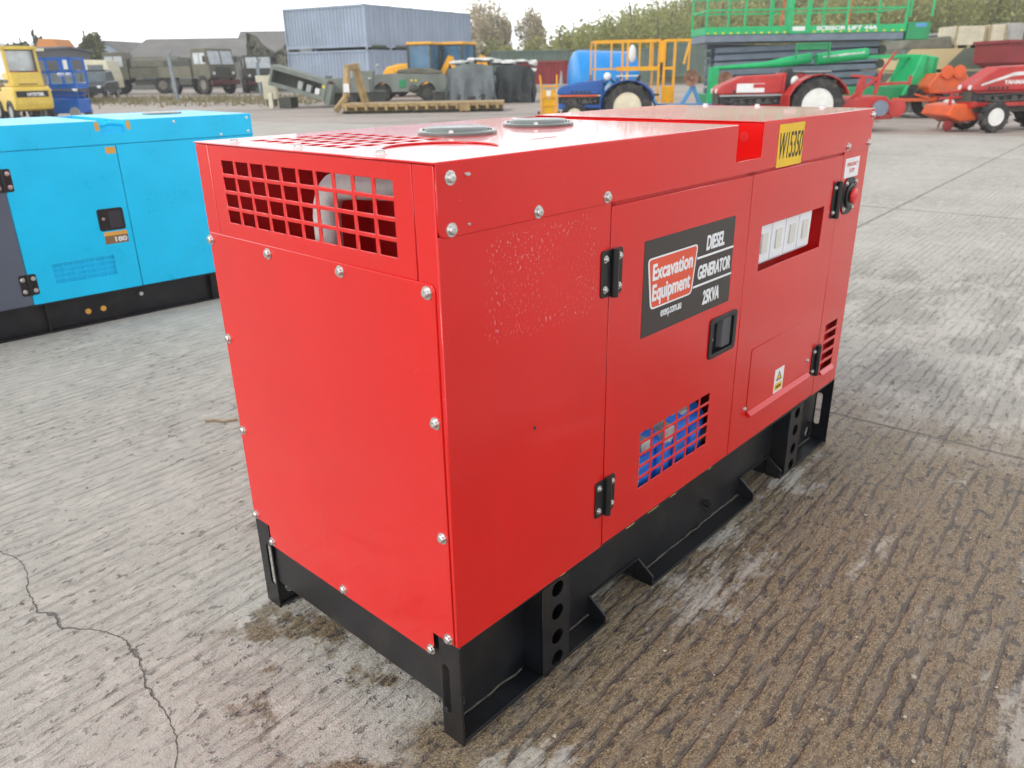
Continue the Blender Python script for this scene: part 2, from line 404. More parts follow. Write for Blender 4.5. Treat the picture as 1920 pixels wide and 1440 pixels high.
def gravel_mat():
    t = NT('gravel_yard'); 
    a = t.noise(.10, 6, .6); b = t.noise(1.2, 6, .7); c = t.noise(22, 4, .7)
    col = t.mix(t.rng(a, .35, .65), (.37, .31, .275), (.42, .38, .34))
    col = t.mix(t.math('MULTIPLY', t.rng(b, .48, .7), .55), col, (.24, .215, .195))
    col = t.mix(t.math('MULTIPLY', t.rng(c, .5, .75), .5), col, (.52, .47, .42))
    st = t.rng(t.noise(.35, 5, .65, t.map(scale=(.35, 1.6, 1), rot=(0, 0, .4))), .52, .66)
    col = t.mix(t.math('MULTIPLY', st, .5), col, (.19, .18, .175))
    return t.out(col, .9, t.bump(t.math('ADD', c, t.math('MULTIPLY', b, 2)), .6, .03))

gm = MB()
ys = [-30, 0, 15, 22, 28, 31, 34, 37, 40, 43, 46, 49, 52, 55, 58, 62, 80, 120, 300, 900]
xs = [-900, -200, -90, -60, -40, -20, 0, 20, 40, 60, 90, 200, 900]
for yy in ys:
    for xx in xs: gm.v.append(Vector((xx, yy, gz(yy)-.02)))
n = len(xs)
for j in range(len(ys)-1):
    for i in range(n-1): gm.f.append((j*n+i, j*n+i+1, (j+1)*n+i+1, (j+1)*n+i))
ground = struct(gm.build('ground', gravel_mat()))

cm = MB()
ca, sa = math.cos(GANG), math.sin(GANG)
poly = [(-42, 43.9), (-18, 31.4), (-7.5, 25.7), (1, 20.9), (9.9, 16.0), (40, -.8), (40, -20), (-42, -20)]
loc = []
for px, py in poly:
    dx, dy = px-O.x, py-O.y; loc.append((dx*ca+dy*sa, -dx*sa+dy*ca))
cm.v = [Vector((a, b, 0)) for a, b in loc] + [Vector((a, b, -.12)) for a, b in loc]
k = len(loc); cm.f = [tuple(range(k))] + [(i, k+i, k+(i+1) % k, (i+1) % k) for i in range(k)]
slab = struct(cm.build('concrete_yard', concrete_mat())); slab.location = O; slab.rotation_euler = (0, 0, GANG)
# a yard that rises under the far strip of concrete is avoided by keeping the slab inside the flat part

# loose grit on the concrete, and a twig
rg = random.Random(5); gr = MB()
for i in range(650):
    lx = rg.uniform(-.9, 2.6); ly = rg.gauss(-.55, .5) if rg.random() < .7 else rg.uniform(-.2, 2.4)
    if -.02 < lx < L+.02 and -.03 < ly < WD+.03: continue
    wx = O.x+lx*math.cos(ANG)-ly*math.sin(ANG); wy = O.y+lx*math.sin(ANG)+ly*math.cos(ANG)
    if wy < .55: continue
    r = rg.choice((.0018, .0025, .003, .004)) * rg.uniform(.7, 1.3)
    if rg.random() < .02: r = rg.uniform(.006, .010)
    gr.ball((wx, wy, r*.55), r*rg.uniform(.8, 1.4), r, r*rg.uniform(.5, .8), 6, 4, .25, i)
def grit_mat():
    t = NT('loose_stone_chips'); r = t.noise(35, 1)
    return t.out(t.mix(t.rng(r, .35, .65), (.13, .10, .075), (.46, .42, .36)), .85)
tag(gr.build('loose_grit', grit_mat()), 'small stone chips lying loose on the concrete', 'grit', kind='stuff')
tw = MB(); tw.tube([(-1.30, 3.01, .006), (-1.27, 3.015, .008), (-1.22, 3.0, .007), (-1.165, 3.02, .006)], .005, 7)
tag(tw.build('twig', paint('dry_twig', (.30, .22, .13), .8, .2, 40), smooth=True), 'dry brown twig lying on the pale concrete left of the red generator', 'twig')

# ------------------------------------------------------------------ bolts
def bolt_mesh(r=.0085):
    b = MB()
    b.lathe([(0, 0), (r*1.45, 0), (r*1.45, r*.22), (r*1.0, r*.24), (r*1.0, r*.75), (r*.8, r*.98), (r*.3, r*1.02), (r*.28, r*.8), (0, r*.8)][1:], n=12)
    o = b.build('bolt', M['steel'], smooth=True); me = o.data; bpy.data.objects.remove(o); return me
BOLT = bolt_mesh(); SMALL = bolt_mesh(.0058)
def bolt(parent, F, x, y, lift=0., me=None, name='bolt'):
    o = bpy.data.objects.new(name, me or BOLT); C.objects.link(o); o.parent = parent
    o.matrix_local = F @ Matrix.Translation((x, y, lift)) @ Matrix.Rotation(random.uniform(0, 6), 4, 'Z'); return o

# ------------------------------------------------------------------ the red generator: x runs along its long side, y across, z up
G = thing('generator', 'red diesel generator in a boxy canopy on a black skid, in the foreground', 'generator', O, ANG)
SF = frame((0, 0, 0), (1, 0, 0), (0, 0, 1))              # long side, outward -y
EF = frame((0, 0, 0), (0, -1, 0), (0, 0, 1))             # near end, outward -x (its x axis is minus y)
TF = frame((0, 0, H), (1, 0, 0), (0, 1, 0))              # roof
def off(F, d): return F @ Matrix.Translation((0, 0, d))

# inner carcass seen through openings and seams
c = MB()
c.box(.004, L-.004, WD-.004, WD-.002, HB, H-.006)                       # far side
c.box(L-.004, L-.002, .004, WD-.004, HB, H-.006)                        # far end
c.box(.455, .458, .012, WD-.006, HB, 1.09); c.box(1.16, 1.163, .012, WD-.006, HB, 1.09)
c.box(.004, L-.004, .012, WD-.006, .268, .272)
c.box(.006, .455, .012, WD-.006, .86, .863)                             # floor of the exhaust box
for sx in (.488, 1.125, 1.745): c.box(sx-.02, sx+.02, .006, .009, HB, 1.10)
c.box(.01, L-.01, .006, .009, 1.075, 1.115); c.box(.01, L-.01, .006, .009, HB, .285)
c.box(1.163, L-.004, .11, .113, .28, 1.1)
c.box(.008, .010, .012, .09, HB, 1.2); c.box(.008, .010, .69, .77, HB, 1.2)
c.build('carcass', M['redin'], G)

b = .0016
plate('side_panel', rect(.0, .4865, HB, 1.104), [], SF, .003, M['red'], G, b)
vent = gridholes(.640, .984, .362, .518, 6, 5, .009, .008)
plate('door', rect(.4895, 1.1235, HB+.004, 1.0925), vent+[rect(.964, 1.082, .632, .7245)], SF, .003, M['red'], G, b)
plate('door', rect(1.1265, 1.7435, HB+.004, 1.0925), [rect(1.207, 1.636, .818, .945)], SF, .003, M['red'], G, b)
louv = [[(1.792, z), (1.896, z), (1.896, z+.025), (1.792, z+.025)] for z in (.345, .382, .419, .456, .491)]
es = plate('side_panel', rect(1.7465, L, HB, 1.104), louv, SF, .003, M['red'], G, b)
lp = MB(); lp.prism([(-.012, .332), (-.001, .345), (-.001, .330)], 1.79, 1.90, 'yz'); lp.build('louvre_lip', M['red'], es)
sc = MB(); sc.cyl((.24, -.0005, .676), (.24, .001, .676), .0045, n=10); sc.build('empty_hole', M['dark'], G)

# near end
gh = gridholes(-.677, -.106, 1.057, 1.189, 10, 4, .0105, .0085)
plate('vent_panel', rect(-.7265, -.0555, 1.022, H-.004), gh, EF, .003, M['red'], G, b)
plate('corner_post', rect(-.0535, -.001, HB, H-.004), [], EF, .003, M['red'], G, .002)
plate('corner_post', rect(-WD, -.7285, HB, H-.004), [], EF, .003, M['red'], G, .002)
op = [(-.7, .209), (-.083, .205), (-.074, .214), (-.074, .268), (-.010, .268)]
op += [(-.010, 1.010)] + [(-.010-.012*(1-math.cos(t)), 1.012+.012*math.sin(t)) for t in (.4, .8, 1.2, 1.57)]
op += [(-.768+.0, 1.026), (-.776, 1.016), (-.776, .268), (-.706, .268), (-.706, .214)]
ep = plate('end_panel', op, [], off(EF, .0035), .003, M['red'], G, b)
for yy, zz in ((.769, 1.008), (.528, 1.008), (.275, 1.008), (.029, 1.008), (.761, .770), (.027, .764), (.760, .527), (.026, .520),
               (.763, .281), (.025, .279), (.697, .225), (.390, .224), (.082, .222)):
    bolt(ep, EF, -yy, zz, .0035)

# lid: skirts and roof
def rr(x0, x1, z0, z1): return rect(x0, x1, z0, z1)
sk = [(L, 1.101), (L, H), (1.152, H), (1.152, 1.135), (1.012, 1.135), (1.012, H), (0, H), (0, 1.116), (.004, 1.106), (.014, 1.101)][::-1]
lid = plate('lid', sk, [], off(SF, .0032), .003, M['red'], G, b)
for xx, zz in ((.031, 1.198), (.029, 1.114), (.250, 1.114), (.466, 1.115), (1.757, 1.117), (1.937, 1.116), (1.940, 1.203)): bolt(lid, SF, xx, zz, .0032)
chip = paint('bare_steel_chip', (.55, .55, .54), .5, .2, 60, metal=.5)
for cz, cr_ in ((1.2, .006), (1.117, .003)):
    ex = MB(); ex.cyl((.07, -.0034, cz), (.07, -.0045, cz+.002), cr_, n=8); ex.build('paint_chip', chip, lid)
tg = [rect(.075+.056*i, .075+.056*i+.036, .125+.052*j, .125+.052*j+.036) for i in range(5) for j in range(11)]
hx, hy, hr = .205, .205, .112
tg = [h for h in tg if min(math.hypot(p[0]-hx, p[1]-hy) for p in h) > hr+.012 and math.hypot(sum(p[0] for p in h)/4-hx, sum(p[1] for p in h)/4-hy) > hr+.03]
tg.append(circ(hx, hy, hr, 40)); tg.append(rect(.42, .50, .155, .163))
ro = plate('roof_panel', rect(-.004, 1.012, -.003, WD), tg, TF, .003, M['red'], G, .002)
for xx, yy in ((.030, .665), (.034, .430), (.040, .182)): bolt(ro, TF, xx, yy)
r3 = plate('roof_panel', rect(1.152, L, -.003, WD), [], TF, .003, M['red'], G, .002)
for yy in (.604, .397, .162): bolt(r3, TF, L-.03, yy)
ch = MB()
ch.box(1.012, 1.152, -.0, WD, 1.130, 1.134); ch.box(1.010, 1.012, -.0, WD, 1.134, H-.004); ch.box(1.152, 1.154, -.0, WD, 1.134, H-.004)
ch.build('lifting_channel', M['red'], G)
hk = MB(); hk.cyl((1.1505, .05, 1.185), (1.1525, .05, 1.185), .013, n=14); hk.build('hook_hole', M['redin'], G)
bs = MB(); bs.box(0, L, WD-.003, WD, HB, H-.004); bs.box(L-.002, L, .0, WD, HB, H-.004); bs.build('rear_panel', M['red'], G)
# flared red ring in the roof opening, the exhaust mouth below it
rn = MB(); rn.lathe([(hr, 0), (hr+.001, -.03), (hr-.014, -.034), (hr-.016, -.031), (hr-.002, -.028)], frame((hx, hy, H-.003), (1, 0, 0), (0, 1, 0)), 40)
rn.build('exhaust_collar', M['red'], G, smooth=True)
px = [(.10, .452, .80), (.10, .452, 1.08)] + [(.10+.005*math.sin(a), .452-.05*(1-math.cos(a)), 1.08+.065*math.sin(a)) for a in (.3, .6, .9, 1.2, 1.5)] + [(.11, .36, 1.150), (.135, .27, 1.152), (.18, .22, 1.165), (.2, .205, 1.20)]
pp = MB(); pp.tube(px, .029, 18); pp.build('exhaust_pipe', M['pipe'], G, smooth=True)
# round filler covers
for cx_, cy_ in ((.462, .425), (.775, .445)):
    d = MB(); d.lathe([(.0915, 0), (.0925, .003), (.0925, .006), (.088, .008), (.076, .0085), (.075, .013), (.071, .0155), (.02, .0165), (.0001, .0165)], frame((cx_, cy_, H), (1, 0, 0), (0, 1, 0)), 48)
    cp = d.build('filler_cover', M['cap'], G, smooth=True)
    for a in (-2.5, -.9, .7, 2.2): bolt(cp, TF, cx_+.083*math.cos(a), cy_+.083*math.sin(a), .007, SMALL)

# decal on the first door
DF = off(SF, .0004)
dc = plate('door_decal', rect(.6185, 1.0430, .7695, .9985), [], off(SF, .0007), .0006, M['decal'], G)
def qround(p, r, n=4):
    out = []
    for i in range(len(p)):
        a, q, d = Vector(p[i-1]), Vector(p[i]), Vector(p[(i+1) % len(p)])
        u = (a-q).normalized()*r; w = (d-q).normalized()*r
        for k in range(n+1):
            t = k/n; out.append(tuple((q+u)*(1-t)**2 + q*2*t*(1-t) + (q+w)*t*t))
    return out
lg = [(.6525, .832), (.8390, .832), (.8575, .9555), (.6335, .9555)]
li = [(.6580, .8360), (.8345, .8360), (.8525, .9515), (.6395, .9515)]
plate('logo_border', qround(lg, .014), [qround(li, .010)], off(SF, .0013), .0005, M['white'], dc)
plate('logo_field', qround(li, .010), [], off(SF, .0012), .0004, M['orange'], dc)
text('logo_lettering', 'Excavation', off(SF, .0013), .657, .834, .9015, .9385, M['white'], dc, .008, heavy=.0013)
text('logo_lettering', 'Equipment', off(SF, .0013), .659, .827, .8400, .8900, M['white'], dc, .008, heavy=.0013)
for nm, s, a in (('decal_lettering', 'DIESEL', (.9, .990, .9315, .9675)), ('decal_lettering', 'GENERATOR', (.866, 1.031, .8625, .8965)), ('decal_lettering', '25KVA', (.899, .982, .7905, .8265))):
    text(nm, s, off(SF, .0008), *a, M['white'], dc, .008, .10, heavy=.0013)
text('web_address', 'exeq.com.au', off(SF, .0008), .700, .793, .7985, .8205, M['white'], dc, .0, heavy=.0005)
for z0 in (.9180, .8465): plate('rule', rect(.857 if z0 > .9 else .845, 1.043, z0-.0028, z0+.0028), [], off(SF, .0012), .0004, M['white'], dc)
# yellow card with marker writing, white notice, warning label
yc = plate('yellow_card', rect(1.244, 1.405, 1.0985, 1.2115), [], off(SF, .0042), .0008, M['yellow'], lid)
text('marker_writing', 'W15350', off(SF, .0043), 1.252, 1.402, 1.120, 1.190, M['ink'], lid, .004, .12)
wn = plate('white_notice', rect(1.765, 1.885, 1.016, 1.078), [], off(SF, .0009), .0008, M['white'], G)
text('notice_lettering', 'EMERGENCY', off(SF, .0010), 1.782, 1.872, 1.052, 1.064, M['orange'], wn, 0.)
text('notice_lettering', 'STOP', off(SF, .0010), 1.806, 1.848, 1.031, 1.044, M['orange'], wn, 0.)
wl = plate('warning_label', rect(1.403, 1.468, .381, .462), [], off(SF, .0030), .0008, M['white'], G)
plate('warning_triangle', [(1.4150, .421), (1.4560, .421), (1.4355, .453)], [[(1.4220, .425), (1.4490, .425), (1.4355, .446)]], off(SF, .0034), .0004, M['ink'], wl)
plate('warning_triangle', [(1.4220, .425), (1.4490, .425), (1.4355, .446)], [], off(SF, .0035), .0004, M['yellow'], wl)
plate('warning_bar', rect(1.411, 1.460, .388, .412), [], off(SF, .0034), .0004, M['yellow'], wl)
text('warning_lettering', 'WARNING', off(SF, .0035), 1.415, 1.456, .396, .404, M['ink'], wl)

# hinges
def hinge(x0, x1, z0, z1):
    xm = x0+(x1-x0)*.55
    h = plate('hinge', rrect(x0, x1, z0, z1, .008), [], off(SF, .003), .0025, M['plastic'], G, .0008)
    k = MB(); k.cyl((xm, -.008, z0-.002), (xm, -.008, z1+.001), .0085, n=12); k.build('hinge_knuckle', M['plastic'], h, smooth=True)
    for xx in (x0+.014, x1-.012):
        for zz in (z0+.018, z1-.018): bolt(h, SF, xx, zz, .003, SMALL, 'screw')
hinge(.454, .531, .902, 1.004); hinge(.454, .532, .358, .455); hinge(1.698, 1.766, .350, .458); hinge(1.690, 1.752, .898, 1.012)
# paddle latch
hd = plate('handle', rrect(.950, 1.098, .6225, .7365, .012), [rrect(.966, 1.080, .6345, .7225, .006)], off(SF, .0045), .0045, M['plastic'], G, .0012)
hb_ = MB(); hb_.box(.966, 1.080, .018, .019, .6345, .7225); hb_.box(.964, .966, .0, .019, .634, .723); hb_.box(1.080, 1.082, .0, .019, .634, .723)
hb_.box(.966, 1.080, .0, .018, .633, .6345); hb_.box(.966, 1.080, .0, .018, .7225, .724); hb_.build('handle_recess', M['plastic'], hd)
pd = MB(); pd.prism([(1.022, .017), (1.028, .0015), (1.076, .0015), (1.078, .016)], .638, .719, 'xy'); pd.build('paddle', paint('satin_black_paddle', (.075, .076, .085), .45, .1), hd, .0015)
lk = MB(); lk.cyl((.976, .012, .672), (.976, .004, .672), .008, n=14); lk.build('lock', M['steel'], hd, smooth=True)
# breakers in the control window
bk = MB(); bk.box(1.19, 1.66, .075, .078, .80, .96); bk.box(1.19, 1.66, .010, .075, .798, .800); bk.box(1.19, 1.66, .010, .075, .962, .964); bk.box(1.188, 1.19, .010, .075, .80, .96); bk.box(1.66, 1.662, .01, .075, .8, .96)
bx = bk.build('control_recess', M['red'], G)
for i in range(4):
    x0 = 1.212+.0925*i
    q = MB(); q.prism([(.014, .836), (.020, .828), (.074, .828), (.074, .956), (.018, .956), (.012, .948)], x0, x0+.0865, 'yz'); q = q.build('breaker', M['breaker'], bx, .002)
    w = MB(); w.box(x0+.024, x0+.060, .0085, .0125, .862, .918); w.build('toggle', M['breaker2'], q, .001)
# flap with its bottom rail
fl = plate('cable_flap', rect(1.222, 1.655, .366, .580), [], off(SF, .0022), .0018, M['red'], G, .0007)
rl = MB(); rl.prism([(-.016, .361), (-.016, .368), (-.003, .380), (-.002, .361)], 1.226, 1.672, 'yz'); rl.build('rail', M['red'], fl, .0012)
bolt(fl, SF, 1.212, .392, 0, SMALL); bolt(fl, SF, 1.655, .425, .0022, SMALL)
# emergency stop
ep_ = plate('emergency_stop', rrect(1.770, 1.886, .896, 1.016, .045, 7), [], off(SF, .0035), .0035, M['plastic'], G, .0012)
rb = MB(); rb.lathe([(.040, 0), (.040, .006), (.032, .008), (.030, .007)], frame((1.828, -.0035, .957), (1, 0, 0), (0, 0, 1)), 28); rb.build('button_collar', M['plastic'], ep_, smooth=True)
rb = MB(); rb.lathe([(.012, 0), (.012, .010), (.024, .011), (.026, .016), (.024, .021), (.014, .025), (.0001, .026)], frame((1.828, -.0035, .957), (1, 0, 0), (0, 0, 1)), 28); rb.build('button', M['redbtn'], ep_, smooth=True)
for xx, zz in ((1.792, .998), (1.870, .998), (1.790, .916), (1.866, .914)): bolt(ep_, SF, xx, zz, .0035, SMALL, 'screw')
# engine behind the vent
en = MB(); en.prism([(.030, .300), (.030, .440), (.075, .478), (.35, .478), (.35, .300)], .655, 1.02, 'yz'); en.box(.60, 1.05, .16, .50, .478, .66)
for i in range(4): en.box(.675+.085*i, .735+.085*i, .020, .030, .310, .425)
en.box(.52, .70, .06, .35, .475, .62)
en = en.build('engine', M['blueeng'], G, .010)
al = MB(); al.cyl((.815, .06, .445), (.815, .022, .445), .030, n=20); al.cyl((.93, .10, .485), (.93, .045, .485), .028, n=16)
for i in range(9): al.tube([(.65+.04*i, .07, .470), (.665+.04*i, .035, .495+.02*((i*5) % 3)), (.70+.045*i, .050, .53)], .013, 8)
al.cyl((.70, .05, .455), (.70, .018, .455), .022, n=14); al.box(.645, .665, .014, .022, .30, .44)
al.box(.62, .665, .020, .10, .30, .40); al.box(.985, 1.06, .030, .08, .345, .372)
al.build('pulleys_and_pipes', M['alu'], en, .003)
lf = MB()
lf.box(1.775, 1.915, .030, .032, .32, .54); lf.build('louvre_back', M['redin'], es)

# skid base
web = [(.006, .008), (.525, .008), (.525, .070), (.745, .070), (.745, .008), (1.360, .008), (1.360, .075), (1.565, .075), (1.565, .008), (L-.006, .008), (L-.006, .2635), (.006, .2635)]
wh = [circ(.046, .048, .019), circ(L-.042, .047, .019)]
w1 = plate('base_frame', web, wh, frame((0, .060, 0), (1, 0, 0), (0, 0, 1)), .006, M['black'], G)
w2 = plate('base_frame', web, wh, frame((0, WD-.054, 0), (1, 0, 0), (0, 0, 1)), .006, M['black'], G)
f = MB()
for a, q in ((.006, .525), (.745, 1.360), (1.565, L-.006)):
    f.box(a, q, .004, .060, .002, .010); f.box(a, q, WD-.060, WD-.004, .002, .010)
f.build('base_flange', M['black'], w1, .001)
f = MB(); f.box(.006, L-.006, .004, .060, .256, .2635); f.box(.006, L-.006, WD-.060, WD-.004, .256, .2635)
f.box(.007, .013, .0665, WD-.0605, .085, .262); f.box(L-.013, L-.007, .0665, WD-.0605, .085, .262)
f.build('cross_beam', M['black'], w1, .001)
g_ = MB()
for x0, x1, zt in ((.525, .745, .070), (1.360, 1.565, .075)):
    for xx in (x0-.006, x1):
        for sg, yb in ((1, .060), (-1, WD-.060)):
            pl = [(yb, zt+.004), (yb-sg*.056, .034), (yb-sg*.056, .002), (yb, .002)]
            g_.prism(pl, xx, xx+.006, 'yz')
        g_.box(xx, xx+.006, .0665, WD-.0665, .002, zt)
    g_.box(x0+.0005, x1-.0005, .052, WD-.052, zt+.0005, zt+.006)
g_.build('fork_pocket', M['black'], w1, .0008)
wb_ = paint('dusty_weld_bead', (.085, .078, .065), .9, .5, 40)
for a, q in ((.02, .25), (.38, .52), (.76, 1.35), (1.70, 1.93)):
    wr = random.Random(int(a*100)); q_ = MB(); n_ = int((q-a)/.02)
    q_.tube([(a+(q-a)*i/n_, .057+wr.uniform(-.002, .002), .0125+wr.uniform(-.001, .002)) for i in range(n_+1)], .0028, 6); q_.build('weld_bead', wb_, w1, smooth=True)
for xx, ww in ((.60, .035), (.70, .05), (.81, .03), (1.02, .02), (.33, .02)):
    q_ = MB(); q_.box(xx, xx+ww, .0028, .0038, .2605, .2632); q_.build('bare_chip', paint('yellowed_primer', (.45, .36, .16), .8, .3, 60), w1)
def cplate(x, side):
    F = frame((x, 0, 0), (0, -1, 0), (0, 0, 1)); a, q = (-.062, -.0) if side == 0 else (-WD, -WD+.062)
    sl = (-.056, -.034) if side == 0 else (-WD+.034, -WD+.056)
    o = rrect(a, q, 0, HB+.001, .006, 3, (0, 1, 1, 0))
    return plate('corner_plate', o, [rrect(sl[0], sl[1], .068, .198, .010)], F, .006, M['black'], w1, .0006)
for x in (.0, L): 
    for s_ in (0, 1): cplate(x, s_)
for x0 in (.267, L-.367):
    for yb, sgn in ((.002, 1), (WD-.002, -1)):
        FF = frame((0, yb, 0), (1, 0, 0), (0, 0, 1)) if sgn == 1 else frame((0, yb-.006, 0), (1, 0, 0), (0, 0, 1))
        pf = plate('perforated_bracket', rect(x0, x0+.100, .0105, .2555), [circ(x0+.055, z, .021) for z in (.030, .094, .166, .232)], FF, .005, M['black'], w1, .0006)
        s2 = MB()
        y0, y1 = (.0075, .0595) if sgn == 1 else (WD-.0595, WD-.0085)
        s2.box(x0, x0+.005, y0, y1, .0105, .2555); s2.box(x0+.095, x0+.1, y0, y1, .0105, .2555)
        s2.build('bracket_side', M['black'], w1)
pg = MB(); pg.cyl((1.118, .054, .088), (1.118, .040, .088), .012, n=6); pg.cyl((1.118, .040, .088), (1.118, .032, .086), .006, n=8); pg.cyl((1.118, .05, .07), (1.118, .040, .066), .009, n=8)
pg.build('drain_plug', M['plastic'], w1)

# ------------------------------------------------------------------ the cyan generator behind it
CA = math.radians(43.47)
K = thing('generator', 'bright cyan diesel generator with a grey end section, standing left of the red one', 'generator', (-1.917, 4.980, 0), CA)
CF = frame((0, 0, 0), (1, 0, 0), (0, 0, 1)); CW = .95; X0, X1 = -2.6, .392
plate('door', rect(-1.048, -.4535, .178, 1.004), gridholes(-.915, -.584, .274, .385, 6, 4, .008, .008), CF, .003, M['cyan'], K, .0016)
plate('side_panel', rect(-.4495, X1, .178, 1.004), [], CF, .003, M['cyan'], K, .0016)
plate('grey_door', rect(X0, -1.052, .178, 1.004), [], CF, .003, M['grey_panel'], K, .0016)
nl = [(X0, 1.008), (X1, 1.008), (X1, 1.135), (-.385, 1.135), (-.385, 1.068), (-.515, 1.068), (-.515, 1.135), (X0, 1.135)]
cl = plate('lid', nl, [], off(CF, .003), .003, M['cyan'], K, .0016)
for xx, zz in ((X1-.03, 1.11), (X1-.03, 1.03), (.18, 1.02), (-.10, 1.11)): bolt(cl, CF, xx, zz, .003, SMALL)
r_ = MB(); r_.box(X0, -.515, -.001, CW, 1.131, 1.135); r_.box(-.385, X1, -.001, CW, 1.131, 1.135); r_.box(-.515, -.385, .0, CW, 1.064, 1.068)
r_.box(-.517, -.515, .0, CW, 1.068, 1.131); r_.box(-.385, -.383, .0, CW, 1.068, 1.131); r_.build('roof_panel', M['cyan'], K, .002)
hk = MB(); hk.tube([(-.515, .03, 1.10), (-.47, .02, 1.118), (-.43, .02, 1.118), (-.385, .03, 1.10)], .012, 8); hk.build('lifting_bar', M['cyan'], K, smooth=True)
b_ = MB(); b_.box(X1-.003, X1, .003, CW, .178, 1.131); b_.box(X0, X1-.003, CW-.003, CW, .178, 1.131); b_.box(X0, X1-.003, .012, .014, .18, 1.1); b_.build('rear_panel', M['cyan'], K)
for xx in (-.545, -.375): plate('orange_label', rect(xx, xx+.022, 1.083, 1.128), [], off(CF, .0038), .0006, M['orangelab'], cl)
plate('orange_label', rect(-.512, -.458, .957, .993), [], off(CF, .0007), .0006, M['orangelab'], K)
lb = plate('model_label', rect(-.612, -.482, .452, .522), [], off(CF, .0007), .0006, M['brownlab'], K)
plate('label_band', rect(-.612, -.482, .500, .522), [], off(CF, .0010), .0003, M['orangelab'], lb)
text('label_number', '180', off(CF, .0011), -.556, -.490, .462, .490, M['white'], lb, .03)
h2 = plate('handle', rrect(-.628, -.484, .530, .656, .014), [], off(CF, .004), .004, M['plastic'], K, .001)
q = MB(); q.box(-.570, -.500, -.007, -.004, .545, .640); q.build('paddle', paint('satin_black_latch', (.03, .032, .04), .4, .1), h2, .002)
q = MB(); q.cyl((-.60, -.004, .60), (-.60, -.008, .60), .009, n=12); q.build('lock', M['steel'], h2)
for z0, z1 in ((.800, .920), (.235, .352)):
    h = plate('hinge', rrect(-1.095, -1.008, z0, z1, .010), [], off(CF, .003), .003, M['plastic'], K, .001)
    q = MB(); q.cyl((-1.05, -.008, z0), (-1.05, -.008, z1), .008, n=10); q.build('hinge_knuckle', M['plastic'], h, smooth=True)
    for xx in (-1.078, -1.024):
        for zz in (z0+.025, z1-.025): bolt(h, CF, xx, zz, .003, None, 'screw')
for cx_, cy_ in ((-1.25, .55), (.05, .55)):
    q = MB(); q.lathe([(.12, 0), (.12, .008), (.10, .012), (.0001, .013)], frame((cx_, cy_, 1.135), (1, 0, 0), (0, 1, 0)), 32); q.build('filler_cover', M['cap'], K, smooth=True)
f = MB(); f.box(X0, X1, .045, .051, .008, .176); f.box(X0, X1, -.0, .051, .168, .1765); f.box(X0, X1, -.0, .051, 0, .010); f.box(X1-.008, X1-.002, .051, CW, .0, .176); f.box(X0, X1, CW-.01, CW, 0, .17)
for xx in (-1.55, -1.0, -.03, .35): f.box(xx, xx+.008, .004, .045, .010, .168)
cb = f.build('base_frame', M['black'], K, .001)
for xx in (-.775, -.690):
    q = MB(); q.cyl((xx, .045, .075), (xx, .035, .075), .016, n=12); q.build('orange_plug', M['orangelab'], cb)
q = MB(); q.cyl((-.46, .045, .12), (-.46, .035, .12), .012, n=10); q.build('drain_plug', M['steel'], cb)
# ------------------------------------------------------------------ materials of the yard
def col(n, c, r=.5, v=.12, s=5., **k): return paint(n, c, r, v, s, **k)
B = {}
B['tyre'] = col('tyre_rubber', (.030, .030, .032), .85, .3, 9, dirt=(.20, .17, .14), dirt_amt=.6)
B['dust'] = col('dusty_tyre', (.21, .19, .16), .9, .3, 9)
B['glass'] = paint('cab_glass', (.10, .13, .14), .08, .2, 2)
B['paleglass'] = paint('pale_window', (.50, .54, .56), .10, .15, 3)
B['seat'] = col('black_seat_vinyl', (.03, .03, .032), .6)
B['cont'] = col('blue_grey_container', (.30, .365, .465), .55, .12, .6, dirt=(.13, .14, .13), dirt_amt=.3)
B['gap_shade'] = col('painted_gap_shade', (.03, .035, .025), .9)  # near-black colour that paints in shade below containers and the flatrack deck
B['mossy'] = col('mossy_rail', (.12, .14, .09), .9, .3, 4)
B['army'] = col('army_green_paint', (.135, .132, .095), .7, .25, 1.2, dirt=(.19, .16, .11), dirt_amt=.5)
B['armyd'] = col('dark_army_green', (.065, .068, .054), .7, .25, 1.5)
B['armyg'] = col('grey_green_paint', (.19, .215, .19), .65, .2, 1.5, dirt=(.2, .19, .16), dirt_amt=.35)
B['canvas'] = col('olive_canvas', (.15, .145, .11), .9, .25, 2.5)
B['greytarp'] = col('grey_tarpaulin', (.15, .175, .18), .75, .2, 2.5)
B['blacktarp'] = col('black_tarpaulin', (.035, .042, .042), .7, .25, 2.5)
B['whitetarp'] = col('white_bundle', (.66, .66, .64), .7, .15, 4)
B['tan'] = col('tan_steel', (.37, .26, .115), .6, .25, 3, dirt=(.2, .14, .07), dirt_amt=.4)
B['timber'] = col('weathered_timber', (.36, .29, .17), .8, .25, 5)
B['yel'] = col('yellow_machine_paint', (.76, .42, .012), .4, .08, 3)
B['forky'] = col('pale_yellow_paint', (.70, .50, .085), .38, .1, 3)
B['oryel'] = col('orange_yellow_paint', (.80, .38, .008), .4, .08, 3)
B['orange'] = col('tractor_orange', (.66, .10, .02), .5, .15, 3, dirt=(.26, .20, .15), dirt_amt=.4)
B['trred'] = col('tractor_red', (.46, .028, .024), .42, .15, 3, dirt=(.26, .18, .15), dirt_amt=.35)
B['dkred'] = col('dark_red_paint', (.24, .022, .024), .55, .15, 1.5)
B['blue'] = col('tractor_blue', (.012, .085, .32), .4, .12, 3)
B['ltblue'] = col('light_blue_trim', (.10, .30, .55), .45, .1, 3)
B['liftblue'] = col('lift_blue', (.012, .13, .52), .42, .1, 3)
B['tank'] = col('bright_blue_tank', (.012, .27, .72), .32, .08, 2)
B['green'] = col('lift_green', (.012, .42, .14), .38, .1, 3)
